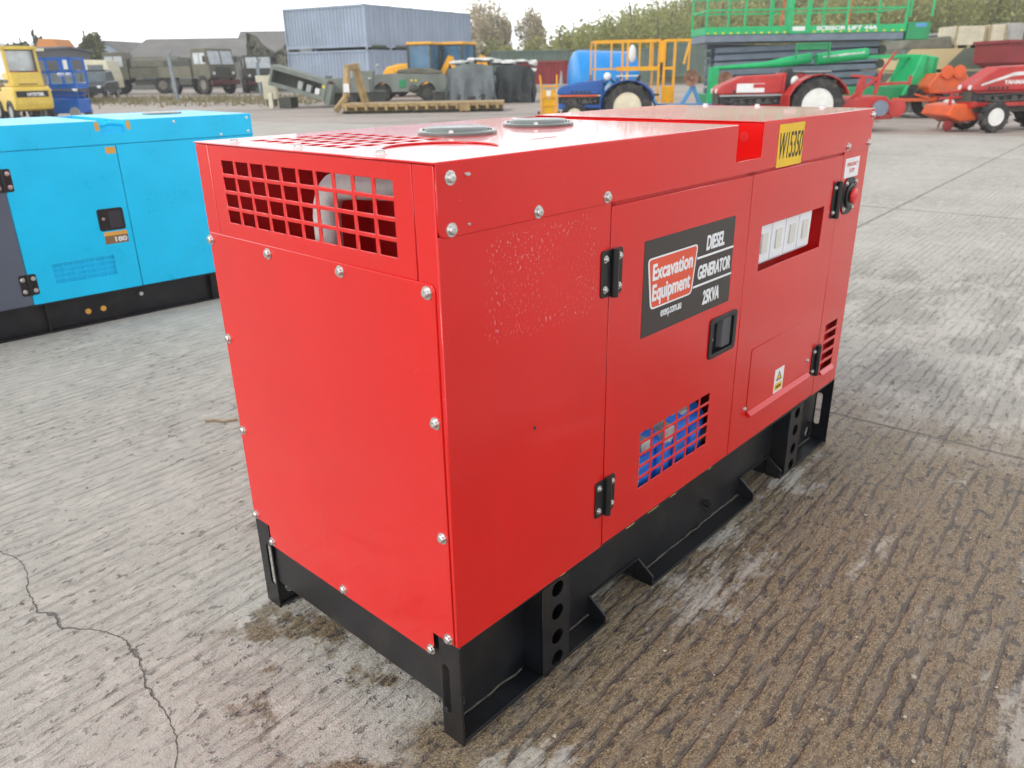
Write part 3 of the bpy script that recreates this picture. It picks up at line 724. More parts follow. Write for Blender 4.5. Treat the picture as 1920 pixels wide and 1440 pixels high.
B['green2'] = col('deep_green', (.02, .27, .10), .45, .12, 3)
B['liftgrey'] = col('lift_grey_steel', (.17, .205, .26), .5, .15, 3)
B['ltgrey'] = col('light_grey_steel', (.36, .38, .38), .5, .1, 3)
B['rim'] = col('cream_wheel_rim', (.66, .60, .44), .45, .1, 6)
B['rimw'] = col('white_wheel_rim', (.76, .76, .72), .4, .08, 6)
B['rust'] = col('rusty_steel', (.27, .15, .10), .8, .3, 8)
B['mark'] = col('yellow_marking', (.78, .62, .03), .5)
B['wht'] = col('white_paint', (.78, .78, .77), .45, .06)
B['lamp'] = paint('lamp_glass', (.72, .74, .74), .15, .05)
B['olive'] = col('green_container_paint', (.12, .165, .135), .6, .15, 1)
B['crate'] = col('pale_plywood', (.60, .55, .41), .7, .12, 3)
B['crateg'] = col('grey_board', (.40, .39, .37), .7, .12, 3)
B['bark'] = col('tree_bark', (.12, .10, .075), .9, .3, 6)
B['slate'] = col('weathered_grey_roofing', (.19, .185, .175), .85, .2, .5)
B['shed'] = col('dark_slate_cladding', (.105, .115, .125), .7, .2, .7)
B['bluegable'] = col('pale_blue_cladding', (.30, .37, .45), .7, .1, .5)
B['cream'] = col('cream_paint', (.64, .61, .46), .6, .1, 2)
B['post'] = col('blue_grey_post', (.22, .26, .29), .7, .2, 4)

def netting():
    t = NT('camouflage_netting'); n = t.noise(2.2, 4, .7)
    c = t.mix(t.rng(n, .44, .54), (.045, .05, .034), (.17, .165, .125))
    return t.out(c, .95, t.bump(t.noise(6, 3), .8, .2))
B['net'] = netting()
def camo():
    t = NT('green_and_sand_camouflage')
    x, y, z = t.xyz(); n = t.noise(.35, 2, .4)
    d = t.math('ADD', t.math('ADD', x, t.math('MULTIPLY', z, -1.1)), t.math('MULTIPLY', n, 1.4))
    s = t.math('SINE', t.math('MULTIPLY', d, 1.45))
    return t.out(t.mix(t.rng(s, .10, .16), (.125, .145, .11), (.56, .45, .24)), .7)
B['camo'] = camo()

def foliage(name, cols, sc=.35):
    t = NT(name); g = t.n.new('ShaderNodeNewGeometry')
    r = g.outputs['Random Per Island']; n = t.noise(sc, 3, .6)
    c = t.mix(t.rng(n, .34, .66), cols[0], cols[1])
    c = t.mix(t.math('MULTIPLY', t.rng(r, .45, 1.), .75), c, cols[2])
    m = t.out(c, .8); 
    tr = t.n.new('ShaderNodeBsdfTranslucent'); t.put(tr.inputs['Color'], c); ms = t.n.new('ShaderNodeMixShader'); ms.inputs[0].default_value = .35
    o = t.n['Material Output']; t.t.links.new(t.p.outputs[0], ms.inputs[1]); t.t.links.new(tr.outputs[0], ms.inputs[2]); t.t.links.new(ms.outputs[0], o.inputs['Surface'])
    return m
B['autumn'] = foliage('autumn_leaves', ((.235, .275, .10), (.36, .365, .13), (.46, .42, .16)), .09)
B['birch'] = foliage('thinning_autumn_leaves', ((.52, .47, .37), (.60, .54, .39), (.58, .49, .27)), .5)
B['conifer'] = foliage('dark_conifer_needles', ((.035, .055, .035), (.055, .080, .050), (.085, .105, .060)), .4)
B['yg'] = foliage('yellow_green_leaves', ((.085, .115, .045), (.165, .175, .060), (.26, .22, .06)), .4)
B['weed'] = foliage('dry_weeds', ((.22, .20, .11), (.30, .25, .13), (.16, .18, .07)), .8)

B['dustm'] = col('dusty_dark_metal', (.085, .08, .072), .8, .3, 12)
# ------------------------------------------------------------------ wheels
def wheel(parent, c, r, w, rim_m, rr=.58, lugs=0, tyre=None, side=1, dish=.25):
    """one wheel on an axle along local y; rim as a sub-part; side = outward direction"""
    F = frame(c, (1, 0, 0), (0, 0, 1))         # lathe axis = -y
    b = MB(); h = w/2
    b.lathe([(r*rr, -h*.8), (r*.90, -h), (r*.985, -h*.75), (r, -h*.4), (r, h*.4), (r*.985, h*.75), (r*.90, h), (r*rr, h*.8)], F, 28, close=True)
    for i in range(lugs):
        a = 2*PI*i/lugs
        for s in (-1, 1):
            a2 = a+(PI/lugs if s > 0 else 0)
            R = Matrix.Translation(c) @ Matrix.Rotation(a2, 4, 'Y')
            b.add([(r*.97, s*h*.05, -r*.05), (r*.97, s*h*.05, r*.03), (r*.97, s*h*1.02, r*.10), (r*.97, s*h*1.02, r*.20),
                   (r*1.05, s*h*.05, -r*.04), (r*1.05, s*h*.05, r*.02), (r*1.03, s*h*1.0, r*.11), (r*1.03, s*h*1.0, r*.19)],
                  [(0, 1, 2, 3)[::-1], (4, 5, 6, 7), (0, 1, 5, 4), (1, 3, 7, 5), (3, 2, 6, 7), (2, 0, 4, 6)], R)
    o = b.build('wheel', tyre or B['tyre'], parent, smooth=True)
    q = MB(); R = r*rr; s = -side
    q.lathe([(R*1.02, s*h*.82), (R*.98, s*h*.9), (R*.90, s*h*.7), (R*.80, s*h*dish), (R*.30, s*h*dish*1.2), (R*.28, s*h*(dish+.25)), (R*.12, s*h*(dish+.28)), (.0005, s*h*(dish+.28))], F, 24)
    q.lathe([(R*.98, -s*h*.8), (R*.5, -s*h*.2), (.0005, -s*h*.2)], F, 24)
    q.build('rim', rim_m, o, smooth=True)
    if lugs:
        q = MB(); q.cyl((c[0], c[1]+side*h*(dish+.10), c[2]), (c[0], c[1]+side*h*(dish+.42), c[2]), R*.16, n=10)
        q.build('hub', B['dustm'], o, smooth=True)
        for i in range(5):
            a = 2*PI*i/5; q = MB(); q.cyl((c[0]+R*.45*math.cos(a), c[1]+side*h*dish, c[2]+R*.45*math.sin(a)), (c[0]+R*.45*math.cos(a), c[1]+side*h*(dish+.2), c[2]+R*.45*math.sin(a)), R*.07, n=8); q.build('wheel_nut', B['dustm'], o)
    return o

# ------------------------------------------------------------------ tractors: x forward, y to their left
B['plasticish'] = col('dark_engine_paint', (.035, .035, .038), .6, .3, 12)
def tractor(label, loc, rz, body, trim, rim, rr=.49, fr=.30, wb=1.55, hood_m=None, decal=None, rops=False, exhaust=True, deck=True, cat='tractor', hood_h=1.04):
    T = thing('tractor', label, cat, loc, rz); hood_m = hood_m or body
    for s in (1, -1):
        wheel(T, (0, s*.50, rr), rr, .30, rim, .60, 14, side=s, dish=.1)
        wheel(T, (wb, s*.44, fr), fr, .18, rim, .58, 12, side=s, dish=.3)
    q = MB()                                      # hood: sloping bonnet with rounded nose
    pr = [(.64, .80), (wb+.40, .80), (wb+.46, .84), (wb+.45, .92), (wb+.36, .99), (wb-.1, hood_h-.03), (.64, hood_h)]
    q.prism(pr, -.25, .25, 'xz'); q.build('hood', hood_m, T, .04, seg=3)
    q = MB(); q.box(.62, wb+.38, -.20, .20, .58, .80); q.build('engine_block', B['plasticish'], T, .01)
    q = MB()
    for i in range(6): x = .78+i*(wb-.5)/6; q.cyl((x, .19, .64+.03*(i % 2)), (x, .245, .66), .035+.015*(i % 3), n=10); q.cyl((x, -.19, .66), (x, -.245, .66), .04, n=10)
    q.tube([(.75, .23, .72), (1.1, .25, .74), (wb+.1, .24, .70)], .016, 6); q.tube([(.85, .235, .62), (wb-.1, .25, .60), (wb+.25, .2, .66)], .02, 6); q.build('engine_fittings', B['dustm'], T)
    for s in (1, -1):
        q = MB(); q.box(.60, wb+.40, s*.25-.012, s*.25+.012, .765, .80); q.build('bonnet_trim', trim, T)
        for i in range(5):
            q = MB(); q.box(wb-.35+.10*i, wb-.29+.10*i, s*.2505-.002, s*.2505+.003, .83, .89); q.build('louvre', B['plasticish'], T)
    for k, (lx, ly, lz) in enumerate(((.30, .30, 1.12), (.24, -.30, 1.16), (.36, .26, 1.0))):
        q = MB(); q.tube([(lx, ly, .62), (lx+.03, ly, lz-.1), (lx-.03, ly, lz)], .012, 6); q.ball((lx-.03, ly, lz+.01), .025); q.build('lever', B['plasticish'], T, smooth=True)
    q = MB(); q.beam((-.1, .2, .45), (-.75, .28, .38), .05); q.beam((-.1, -.2, .45), (-.75, -.28, .38), .05); q.beam((-.15, 0, .75), (-.72, 0, .78), .05); q.beam((-.2, .2, .75), (-.6, .28, .42), .035); q.build('rear_linkage', B['dustm'], T)
    q = MB(); q.box(.60, wb+.30, .215, .262, .50, .58); q.box(.60, wb+.30, -.262, -.215, .50, .58); q.box(wb+.30, wb+.42, -.262, .262, .48, .60); q.build('side_rail', body, T, .006)
    q = MB(); q.box(.3, wb+.30, -.17, .17, .38, .60); q.box(-.2, .5, -.2, .2, .38, .70); q.cyl((0, -.38, rr), (0, .38, rr), .10, n=12); q.cyl((wb, -.38, fr+.04), (wb, .38, fr+.04), .06, n=10)
    q.build('chassis', B['dustm'] if 'dustm' in B else B['armyd'], T, .01)
    for s in (1, -1):
        q = MB(); pts = []
        R = rr+.11
        for i in range(9):
            a = math.radians(20+i*17.5); pts.append((R*math.cos(a)*1.04, rr+R*math.sin(a)*.93))
        pts = [(.64, .42)] + pts
        inner = [(x*.965, z-.018) for x, z in pts]
        q.prism(pts + inner[::-1], s*.36, s*.68, 'xz'); 
        q.prism(pts + [(-.45, .52), (.5, .42)], s*.345, s*.36, 'xz')
        q.build('fender', body, T, .006)
        q = MB(); q.box(-.22, .28, s*.50-.11, s*.50+.11, rr+.665, rr+.685); q.build('fender_label', trim, T)
    q = MB(); q.box(.36, .66, -.55, .55, .40, .43); q.build('footplate', body, T, .006)
    q = MB(); q.box(.60, .66, -.27, .27, .43, hood_h+.02); q.build('dashboard', body, T, .015)
    q = MB(); q.prism([(-.16, .80), (.24, .80), (.26, .88), (-.06, .90), (-.20, 1.22), (-.28, 1.22)], -.22, .22, 'xz'); q.build('seat', B['seat'], T, .03, seg=3)
    q = MB(); q.cyl((.62, 0, .98), (.46, 0, 1.16), .02, n=8)
    F = frame((.46, 0, 1.16), (.745, 0, .667), (0, 1, 0)); rg = [(.17+.015*math.cos(a), .015*math.sin(a)) for a in [2*PI*i/8 for i in range(8)]]
    q.lathe(rg, F, 20, close=True); q.beam((.46-.1, 0, 1.05+.02), (.46+.11, 0, 1.25), .025, .012); q.build('steering_wheel', B['seat'], T, smooth=True)
    q = MB(); q.box(wb+.40, wb+.43, -.20, .20, .60, .80); q.build('grille', B['armyd'], T)
    for s in (1, -1):
        q = MB(); q.cyl((wb+.40, s*.16, .875), (wb+.470, s*.16, .875), .05, n=14); q.build('headlight', B['lamp'], T)
    if exhaust:
        q = MB(); q.cyl((wb-.30, -.30, .70), (wb-.30, -.30, 1.24), .028, n=10); q.cyl((wb-.30, -.30, .85), (wb-.30, -.30, 1.12), .05, n=12); q.build('exhaust_stack', B['rust'], T, smooth=True)
    if rops:
        q = MB()
        for s in (1, -1): q.beam((-.36, s*.48, .60), (-.30, s*.48, 2.05), .07)
        q.beam((-.30, -.515, 2.05), (-.30, .515, 2.05), .07); q.build('roll_bar', B['liftgrey'], T, .01)
    return T

red_t = tractor('red compact tractor with a pale decal on its bonnet, just behind the red generator', (6.60, 18.25, 0), PI+.04, B['trred'], B['ltgrey'], B['rimw'], .565, .33, 1.62, exhaust=False, hood_h=1.20)
q = MB(); q.box(1.05, 1.66, .2512, .254, .84, 1.02); q.build('bonnet_label', B['wht'], red_t)
q = MB(); q.box(1.05, 1.30, .2545, .256, .93, 1.01); q.build('bonnet_patch', B['trred'], red_t)
blue_t = tractor('blue compact tractor with cream wheel centres beside the yellow cage', (2.91, 19.85, 0), PI-.18, B['blue'], B['rim'], B['rim'], .53, .32, 1.24, hood_h=1.12)
q = MB(); q.box(.72, 1.62, .263, .267, .765, .80); q.build('orange_stripe', B['orange'], blue_t)
q = MB(); q.prism([(.34, .50), (.52, .50), (.55, .95), (.44, 1.08), (.36, .95)], .18, .36, 'xz'); q.build('grey_cover', B['ltgrey'], blue_t, .03)
q = MB(); q.ball((.50, .30, 1.20), .09, .07, .09); q.build('lamp', B['lamp'], blue_t, smooth=True)
rt_t = tractor('red tractor with white wheels and pale bonnet stripes at the right edge', (11.80, 17.75, 0), PI+.12, B['trred'], B['dkred'], B['rimw'], .50, .300, 1.72, rops=True, exhaust=False, hood_h=1.30)
q = MB(); q.prism([(.70, 1.20), (1.3, 1.16), (2.0, .94), (2.0, .905), (1.3, 1.09), (.70, 1.13)], .2505, .254, 'xz'); q.build('pale_stripe', B['whitetarp'], rt_t)
text('bonnet_lettering', 'YANMAR', frame((1.5, .2545, .93), (-1, 0, 0), (0, 0, 1)), 0, .55, 0, .085, B['wht'], rt_t, .04)

for T in (red_t, rt_t):
    q = MB(); q.prism([(.30, .50), (.62, .50), (.68, 1.12), (.60, 1.30), (.46, 1.33), (.36, 1.10)], -.20, .22, 'xz'); q.build('steering_console', B['seat'], T, .06, seg=3)
q = MB(); q.ball((.40, .24, 1.05), .09, .05, .11); q.build('lamp', B['lamp'], red_t, smooth=True)
# disc plough on the back of the blue tractor
P = thing('disc_plough', 'blue framed plough with two rusty discs behind the blue tractor', 'plough', (4.42, 20.0, 0), .08)
q = MB(); q.beam((-.85, 0, .52), (1.0, 0, .50), .10); q.beam((-.2, 0, .55), (.05, 0, .95), .09); q.beam((.05, 0, .95), (.25, 0, .52), .08); q.beam((-.8, 0, .5), (-.9, .3, .75), .07); q.beam((-.8, -.35, .35), (.6, -.35, .35), .08)
q.beam((-.3, -.35, .35), (-.3, 0, .5), .07); q.beam((.5, -.35, .35), (.5, 0, .5), .07); q.beam((.02, 0, .9), (.02, 0, 1.16), .07); q.build('frame', B['ltblue'], P, .008)
for x, z in ((-.03, 1.13), (.80, 1.08)):
    q = MB(); q.lathe([(.0005, -.05), (.10, -.035), (.185, .0), (.185, .012), (.10, -.02), (.04, -.035), (.04, .03), (.0005, .03)], frame((x, -.09, z), (1, 0, 0), (0, 0, 1)), 28); q.build('disc', B['rust'], P, smooth=True)
for x in (-.75, .55):
    q = MB(); q.prism([(x-.16, .02), (x+.12, .02), (x+.16, .34), (x-.05, .50)], -.42, -.38, 'xz'); q.build('mouldboard', B['liftgrey'], P, .004)
q = MB(); q.beam((.80, -.02, .50), (.80, -.02, 1.1), .06); q.build('disc_arm', B['rust'], P)

# rotary tiller behind the red tractor
R_ = thing('rotary_tiller', 'bright red rotary tiller standing behind the red compact tractor', 'tiller', (7.98, 18.4, 0), -.10)
q = MB(); q.prism([(-.45, .22), (-.52, .50), (-.36, .70), (.25, .72), (.42, .55), (.45, .25)], -.55, .55, 'xz'); q.build('hood', B['trred'], R_, .03)
q = MB(); q.beam((-.5, -.30, .62), (.10, -.22, 1.08), .06); q.beam((.10, -.22, 1.08), (-.42, -.1, 1.14), .05); q.beam((.05, -.22, .95), (.78, -.22, .98), .06); q.beam((.78, -.22, .92), (.80, -.22, 1.12), .06)
q.beam((.10, -.22, .75), (.16, -.22, 1.22), .07); q.beam((.16, -.22, 1.2), (.42, -.22, 1.62), .045); q.prism([(-.34, .70), (-.20, .70), (-.14, 1.05), (-.24, 1.16), (-.30, .95)], -.30, -.18, 'xz'); q.build('hitch_frame', B['trred'], R_, .008)
for x, z in ((-.52, .50), (.48, .48)):
    q = MB(); q.lathe([(.0005, -.06), (.14, -.055), (.185, -.03), (.185, .03), (.0005, .04)], frame((x, -.56, z), (1, 0, 0), (0, 0, 1)), 20); q.build('side_disc', B['trred'], R_, smooth=True)
q = MB(); q.lathe([(.16, -.08), (.16, .02), (.06, .03), (.06, .10), (.0005, .10)], frame((.12, -.60, .48), (1, 0, 0), (0, 0, -1)), 16); q.build('gearbox', B['liftgrey'], R_, smooth=True)
q = MB(); q.cyl((0, -.5, .20), (0, .5, .20), .05, n=10)
for i in range(14):
    a = i*1.9; y = -.48+i*.074; q.beam((0, y, .20), (.19*math.cos(a), y, .20+.19*math.sin(a)), .05, .015)
q.build('tine_rotor', B['rust'], R_)

# red tiller in front of the right-hand tractor
R2 = thing('rotary_tiller', 'orange-red tiller low on the ground in front of the white wheeled tractor', 'tiller', (9.62, 17.9, 0), .05)
q = MB(); q.prism([(-.36, .32), (-.28, .52), (.0, .56), (.20, .46), (.30, .22), (-.05, .20)], -.55, .5, 'xz'); q.build('hood', B['orange'], R2, .03)
q = MB(); q.beam((-.45, -.3, .66), (.75, -.3, .72), .05); q.beam((-.45, -.3, .78), (.80, -.3, .82), .05); q.beam((-.2, -.3, .5), (-.2, -.3, .80), .05); q.beam((.32, -.3, .4), (.32, -.3, .8), .05); q.box(.25, .65, -.5, -.2, .24, .42); q.build('frame', B['trred'], R2, .008)
q = MB(); q.lathe([(.0005, -.05), (.10, -.04), (.12, 0), (.10, .04), (.0005, .05)], frame((-.22, -.4, .12), (1, 0, 0), (0, 0, 1)), 16); q.build('depth_wheel', B['dkred'], R2, smooth=True)
q = MB(); q.cyl((0, -.5, .20), (0, .4, .20), .04, n=8)
for i in range(10):
    a = i*1.9; y = -.45+i*.09; q.beam((.05, y, .20), (.05+.19*math.cos(a), y, .20+.19*math.sin(a)), .05, .015)
q.build('tine_rotor', B['rust'], R2)

# small orange tractor carrier further back
OT = thing('carrier', 'small orange wheeled carrier with two round covers, right of the green boom lift', 'carrier', (11.62, 22.3, 0), PI)
for s in (1, -1):
    wheel(OT, (-.05, s*.5, .36), .36, .2, B['rimw'], .62, 10, side=s)
q = MB(); q.prism([(-.75, .72), (.50, .72), (.60, .95), (.35, 1.32), (-.55, 1.32), (-.75, 1.05)], -.42, .42, 'xz'); q.build('body', B['orange'], OT, .05, seg=3)
q = MB(); q.box(.2, 1.35, -.35, .35, .50, .60); q.box(-.8, .3, -.3, .3, .42, .66); q.beam((.50, .36, .6), (.95, .36, .72), .06); q.build('platform', B['orange'], OT, .012)
for x in (.10, -.28):
    q = MB(); q.lathe([(.0005, -.03), (.16, -.03), (.20, 0), (.19, .05), (.0005, .06)], frame((x, .46, 1.36), (-1, 0, 0), (0, 0, 1)), 24); q.build('round_cover', B['orange'], OT, smooth=True)
q = MB(); q.lathe([(.10, -.06), (.10, .04), (.23, .05), (.24, .10), (.22, .14), (.0005, .15)], frame((-.95, .3, 1.02), (-1, 0, 0), (0, 0, 1)), 20); q.build('drum', B['trred'], OT, smooth=True)
q = MB(); q.cyl((1.05, .1, .6), (1.05, .1, .9), .03, n=8); q.prism([(.85, .60), (1.2, .60), (1.18, .68), (.95, .70), (.90, 1.0), (.82, 1.0)], -.18, .22, 'xz'); q.build('seat', B['seat'], OT, .03)

OT.scale = (.84, .84, .84)
# ------------------------------------------------------------------ green scissor lift (y away, x along the deck)
SL = thing('scissor_lift', 'long green scissor lift with railed platform and stacked grey scissor arms', 'scissor lift', (8.56, 25.3, 0), .0)
HX = 2.84
q = MB(); q.box(-HX, HX, -.9, .9, 2.02, 2.22); q.build('deck_frame', B['liftgrey'], SL, .012)
q = MB(); q.box(-HX, HX, -.93, -.905, 2.225, 2.42); q.box(-HX, HX, .905, .93, 2.225, 2.42); q.box(-HX-.02, -HX, -.9, .9, 2.225, 2.42); q.box(HX, HX+.02, -.9, .9, 2.225, 2.42); q.build('toe_board', B['green'], SL, .004)
q = MB()
for y in (-.91, .91):
    for z in (2.85, 3.25): q.beam((-HX, y, z), (HX, y, z), .045)
for x in (-HX, HX):
    for z in (2.85, 3.25): q.beam((x, -.91, z), (x, .91, z), .045)
q.build('guard_rail', B['green'], SL)
for x in (-HX, -1.75, -.45, .05, 1.15, HX):
    for y in (-.91, .91): q = MB(); q.beam((x, y, 2.22), (x, y, 3.25), .055 if abs(x) > .5 else .10); q.build('rail_post', B['green'], SL)
for x in (-.15, 1.9, .62): q = MB(); q.beam((x, .86, 2.3), (x+.05, .86, 3.3), .035); q.build('ladder_rail', B['orange'], SL)
for x0, x1, n in ((-2.8, -.6, 11), (.25, 2.75, 11)):
    for i in range(n):
        x = x0+(x1-x0)*i/(n-1); q = MB(); q.box(x-.035, x+.04, -.9335, -.9312, 2.235, 2.275); q.build('yellow_mark', B['mark'], SL)
q = MB(); q.box(-.42, -.02, -.9335, -.9312, 2.29, 2.40); q.build('white_plate', B['wht'], SL)
text('deck_lettering', 'SCISSOR LIFT 44A', frame((.30, -.9335, 2.290), (1, 0, 0), (0, 0, 1)), 0, 1.75, 0, .11, B['wht'], SL, .05)
k = 0
for lv in range(7):                                        # folded scissor pairs lie almost flat, one over the other
    z = 1.93-lv*.205
    for s in (1, -1):
        q = MB(); q.beam((-2.45, s*.55, z-(.0 if s > 0 else .12)), (2.35, s*.55, z-(.12 if s > 0 else .0)), .10, .15); q.build('scissor_arm', B['liftgrey'], SL, .01)
        q = MB(); q.beam((-2.35, s*.40, z-.14), (2.45, s*.40, z-.22), .10, .18); q.build('scissor_arm', B['liftgrey'], SL, .01)
for z in (1.75, 1.38, 1.0):
    q = MB(); q.cyl((2.42, -.6, z), (2.42, .6, z), .13, n=14); q.build('end_pin', B['armyd'], SL)
q = MB(); q.cyl((-.6, -.15, 1.0), (1.9, -.15, 1.65), .09, n=14); q.build('lift_cylinder', B['ltgrey'], SL, smooth=True)
q = MB(); q.box(-2.6, 2.6, -.85, .85, .35, .62); q.build('chassis', B['green2'], SL, .02)
for x in (-1.9, 1.9):
    for s in (1, -1): wheel(SL, (x, s*.95, .42), .42, .3, B['rimw'], .55, side=s)
q = MB(); q.box(HX+.06, HX+.72, -.95, -.2, 2.00, 2.46); q.build('extension_box', B['green2'], SL, .02)
q = MB(); q.box(HX+.28, HX+.60, -.956, -.951, 2.33, 2.43); q.build('pale_sticker', B['ltblue'], SL)
q = MB(); q.beam((HX+.1, -.9, 2.6), (HX+.1, -.9, 3.3), .05); q.beam((HX+.72, -.9, 2.6), (HX+.74, -.9, 3.3), .05); q.beam((HX+.1, -.9, 3.28), (HX+.74, -.9, 3.28), .05); q.build('extension_rail', B['green'], SL)

# ------------------------------------------------------------------ green boom lift in front of it
BL = thing('boom_lift', 'green boom lift with a long tapering boom across the front of the scissor lift', 'boom lift', (11.15, 23.2, 0), 0)
q = MB(); q.cyl((-4.0, 0, 1.40), (-3.4, 0, 1.47), .08, .13, n=16); q.cyl((-3.4, 0, 1.47), (-2.78, 0, 1.56), .13, n=16); q.build('boom', B['green'], BL, smooth=True)
q = MB(); q.cyl((-2.62, 0, 1.52), (-1.25, 0, 1.64), .145, .15, n=20); q.build('boom_sleeve', B['green'], BL, smooth=True)
text('boom_lettering', 'www.accessplatforms.co.uk', frame((-2.50, -.152, 1.53), (.996, 0, .087), (-.087, 0, .996)), 0, 1.15, 0, .085, B['wht'], BL, .04)
q = MB(); q.cyl((-5.45, 0, 1.33), (-4.0, 0, 1.40), .05, .08, n=12); q.build('boom_tip', B['green'], BL, smooth=True)
q = MB(); q.beam((-1.25, 0, 1.55), (.10, 0, 1.56), .10, .09); q.build('boom_link', B['green'], BL, .01)
q = MB(); q.box(-5.55, -5.30, -.12, .12, .05, 1.36); q.build('jib_post', B['green'], BL, .02)
q = MB(); q.prism([(-.42, .45), (.38, .38), (.46, 1.0), (.44, 1.52), (-.02, 1.60), (-.14, 1.2)], -.62, .62, 'xz'); q.build('turret', B['green'], BL, .04, seg=3)
q = MB(); q.beam((.34, -.63, .45), (.40, -.63, 1.50), .06); q.beam((.10, -.63, .5), (.16, -.63, 1.52), .05); q.build('turret_rib', B['green2'], BL)
q = MB(); q.box(-.20, .46, -.72, .72, .12, .40); q.build('bumper', B['ltgrey'], BL, .06, seg=3)
q = MB(); q.box(-3.6, .2, -.5, .5, .42, .80); q.build('chassis', B['green2'], BL, .03)
for x in (-3.1, .25):
    for s in (1, -1): wheel(BL, (x, s*.80, .40), .40, .28, B['rimw'], .5, side=s)
q = MB()
for x in (-3.30, -2.42): q.beam((x, -.34, 1.52), (x, -.34, 1.92), .05)
q.beam((-3.30, -.34, 1.90), (-2.42, -.34, 1.92), .04); q.build('basket_frame', B['green2'], BL)
q = MB(); q.box(-3.28, -2.44, -.335, -.325, 1.76, 1.89); q.build('basket_panel', B['green2'], BL)

# ------------------------------------------------------------------ yellow access cage and blue tank
CG = thing('access_cage', 'tall yellow steel cage of posts and rails behind the blue tractor', 'cage', (2.27, 21.9, 0), .02)
q = MB()
Z1, Z2 = 2.02, 1.36
for x in (.05, .62, 1.02, 1.20, 1.62, 2.0, 2.32):
    q.beam((x, 0, .25 if x in (.05, 1.2, 2.32) else Z2), (x, 0, Z1), .05 if x not in (1.2, 2.32) else .07)
for x in (.05, 1.2, 2.32): q.beam((x, .9, .25), (x, .9, Z1), .05)
for y in (0, .9):
    q.beam((.03, y, Z1), (2.34, y, Z1+.01), .055); q.beam((.03, y, Z2), (1.0, y, Z2), .04); q.beam((1.0, y, Z2), (2.34, y, Z2), .10)
for x in (.05, 1.2, 2.32): q.beam((x, 0, Z1), (x, .9, Z1), .05)
q.beam((1.2, 0, 1.36), (1.2, 0, .25), .06); q.build('cage_frame', B['oryel'], CG)
q = MB()
for x in (2.50, 2.86): q.beam((x, -.02, .45), (x, -.02, Z1), .075)
q.beam((2.46, -.02, Z1), (3.42, -.02, Z1), .06); q.beam((2.5, -.02, 1.36), (2.9, -.02, 1.36), .07); q.beam((3.38, -.02, Z1), (3.20, -.02, 1.45), .06); q.beam((3.38, -.02, Z1), (3.36, -.02, 1.3), .05); q.beam((2.4, -.02, Z1), (2.4, -.02, 1.5), .12)
q.build('mast', B['oryel'], CG)
q = MB(); q.prism([(2.46, .92), (2.90, .92), (2.86, .62), (2.70, .42), (2.50, .62)], -.06, .02, 'xz'); q.build('mast_shield', B['oryel'], CG, .01)
q = MB(); q.ball((1.35, -.04, 1.72), .13, .06, .22); q.build('work_light', B['lamp'], CG, smooth=True)
q = MB(); q.box(0, 2.4, 0, .9, .2, .26); q.build('cage_floor', B['oryel'], CG)
for x in (.2, 2.2):
    for y in (.1, .8):
        q = MB(); q.cyl((x, y-.03, .1), (x, y+.03, .1), .1, n=14); q.build('castor', B['tyre'], CG)
for ch in list(CG.children): ch.data.transform(Matrix.Diagonal((.735 if ch.name.split('.')[0] != 'castor' else 1, 1, 1, 1)) if ch.name.split('.')[0] != 'castor' else Matrix.Translation((-.5 if ch.data.vertices[0].co.x > 1 else 0, 0, 0)))
TK = thing('tank', 'large bright blue cylindrical tank lying behind the yellow cage', 'tank', (3.42, 27.2, 0), .12)
q = MB(); q.lathe([(.0005, -1.35), (.75, -1.33), (.90, -1.24), (.94, -1.1), (.91, -.4), (.88, .55), (.82, .68), (.0005, .72)], frame((0, 0, 1.0), (0, 1, 0), (0, 0, 1)), 40); q.build('shell', B['tank'], TK, smooth=True)
for x in (-.8, .3):
    q = MB(); q.prism([(-.8, 0), (.8, 0), (.8, .55), (.45, .22), (-.45, .22), (-.8, .55)], x-.08, x+.08, 'yz'); q.build('cradle', B['liftblue'], TK)

# small yellow sack truck
HT = thing('sack_truck', 'upright yellow two-wheeled trolley standing alone on the gravel', 'trolley', (1.30, 25.6, 0), .05)
q = MB()
for x in (-.24, .24): q.beam((x, 0, .08), (x, .04, .92), .055); q.beam((x, .04, .92), (x*1.1, .22, 1.22), .04)
for z in (.12, .35, .6, .9): q.beam((-.24, .02, z), (.24, .02, z), .05)
q.build('frame', B['oryel'], HT)
q = MB(); q.box(-.19, .19, .03, .05, .14, .80); q.build('back_plate', B['yel'], HT)
q = MB(); q.box(-.08, .06, .018, .026, .55, .78); q.build('paper_label', B['wht'], HT)
q = MB(); q.box(-.25, .25, -.22, 0, .02, .04); q.build('toe_plate', B['ltgrey'], HT)
for s in (1, -1):
    q = MB(); q.cyl((s*.28, .1, .09), (s*.34, .1, .09), .09, n=16); q.build('wheel', B['tyre'], HT)
# ------------------------------------------------------------------ yellow forklift at the far left (seen from behind)
FK = thing('forklift', 'yellow forklift with a glazed cab seen from behind at the far left', 'forklift', (-17.02, 29.4, 0), math.radians(136))
FK.scale = (1.02, .98, 1.05)
q = MB(); q.prism([(-.95, .38), (-1.02, .55), (-1.02, .98), (-.90, 1.08), (.2, 1.08), (.2, .30), (-.2, .30)], -.62, .62, 'xz'); q.build('counterweight', B['forky'], FK, .05, seg=3)
q = MB(); q.prism([(-.80, 1.085), (-.72, 1.52), (.15, 1.52), (.15, 1.085)], -.50, .50, 'xz'); q.build('engine_cover', B['forky'], FK, .04)
q = MB(); q.box(-1.030, -1.022, -.50, .52, .76, .95); q.build('black_band', M['plastic'], FK)
text('maker_lettering', 'HYSTER', frame((-1.031, .18, .79), (0, -1, 0), (0, 0, 1)), 0, .55, 0, .11, B['wht'], FK, .05)
q = MB()
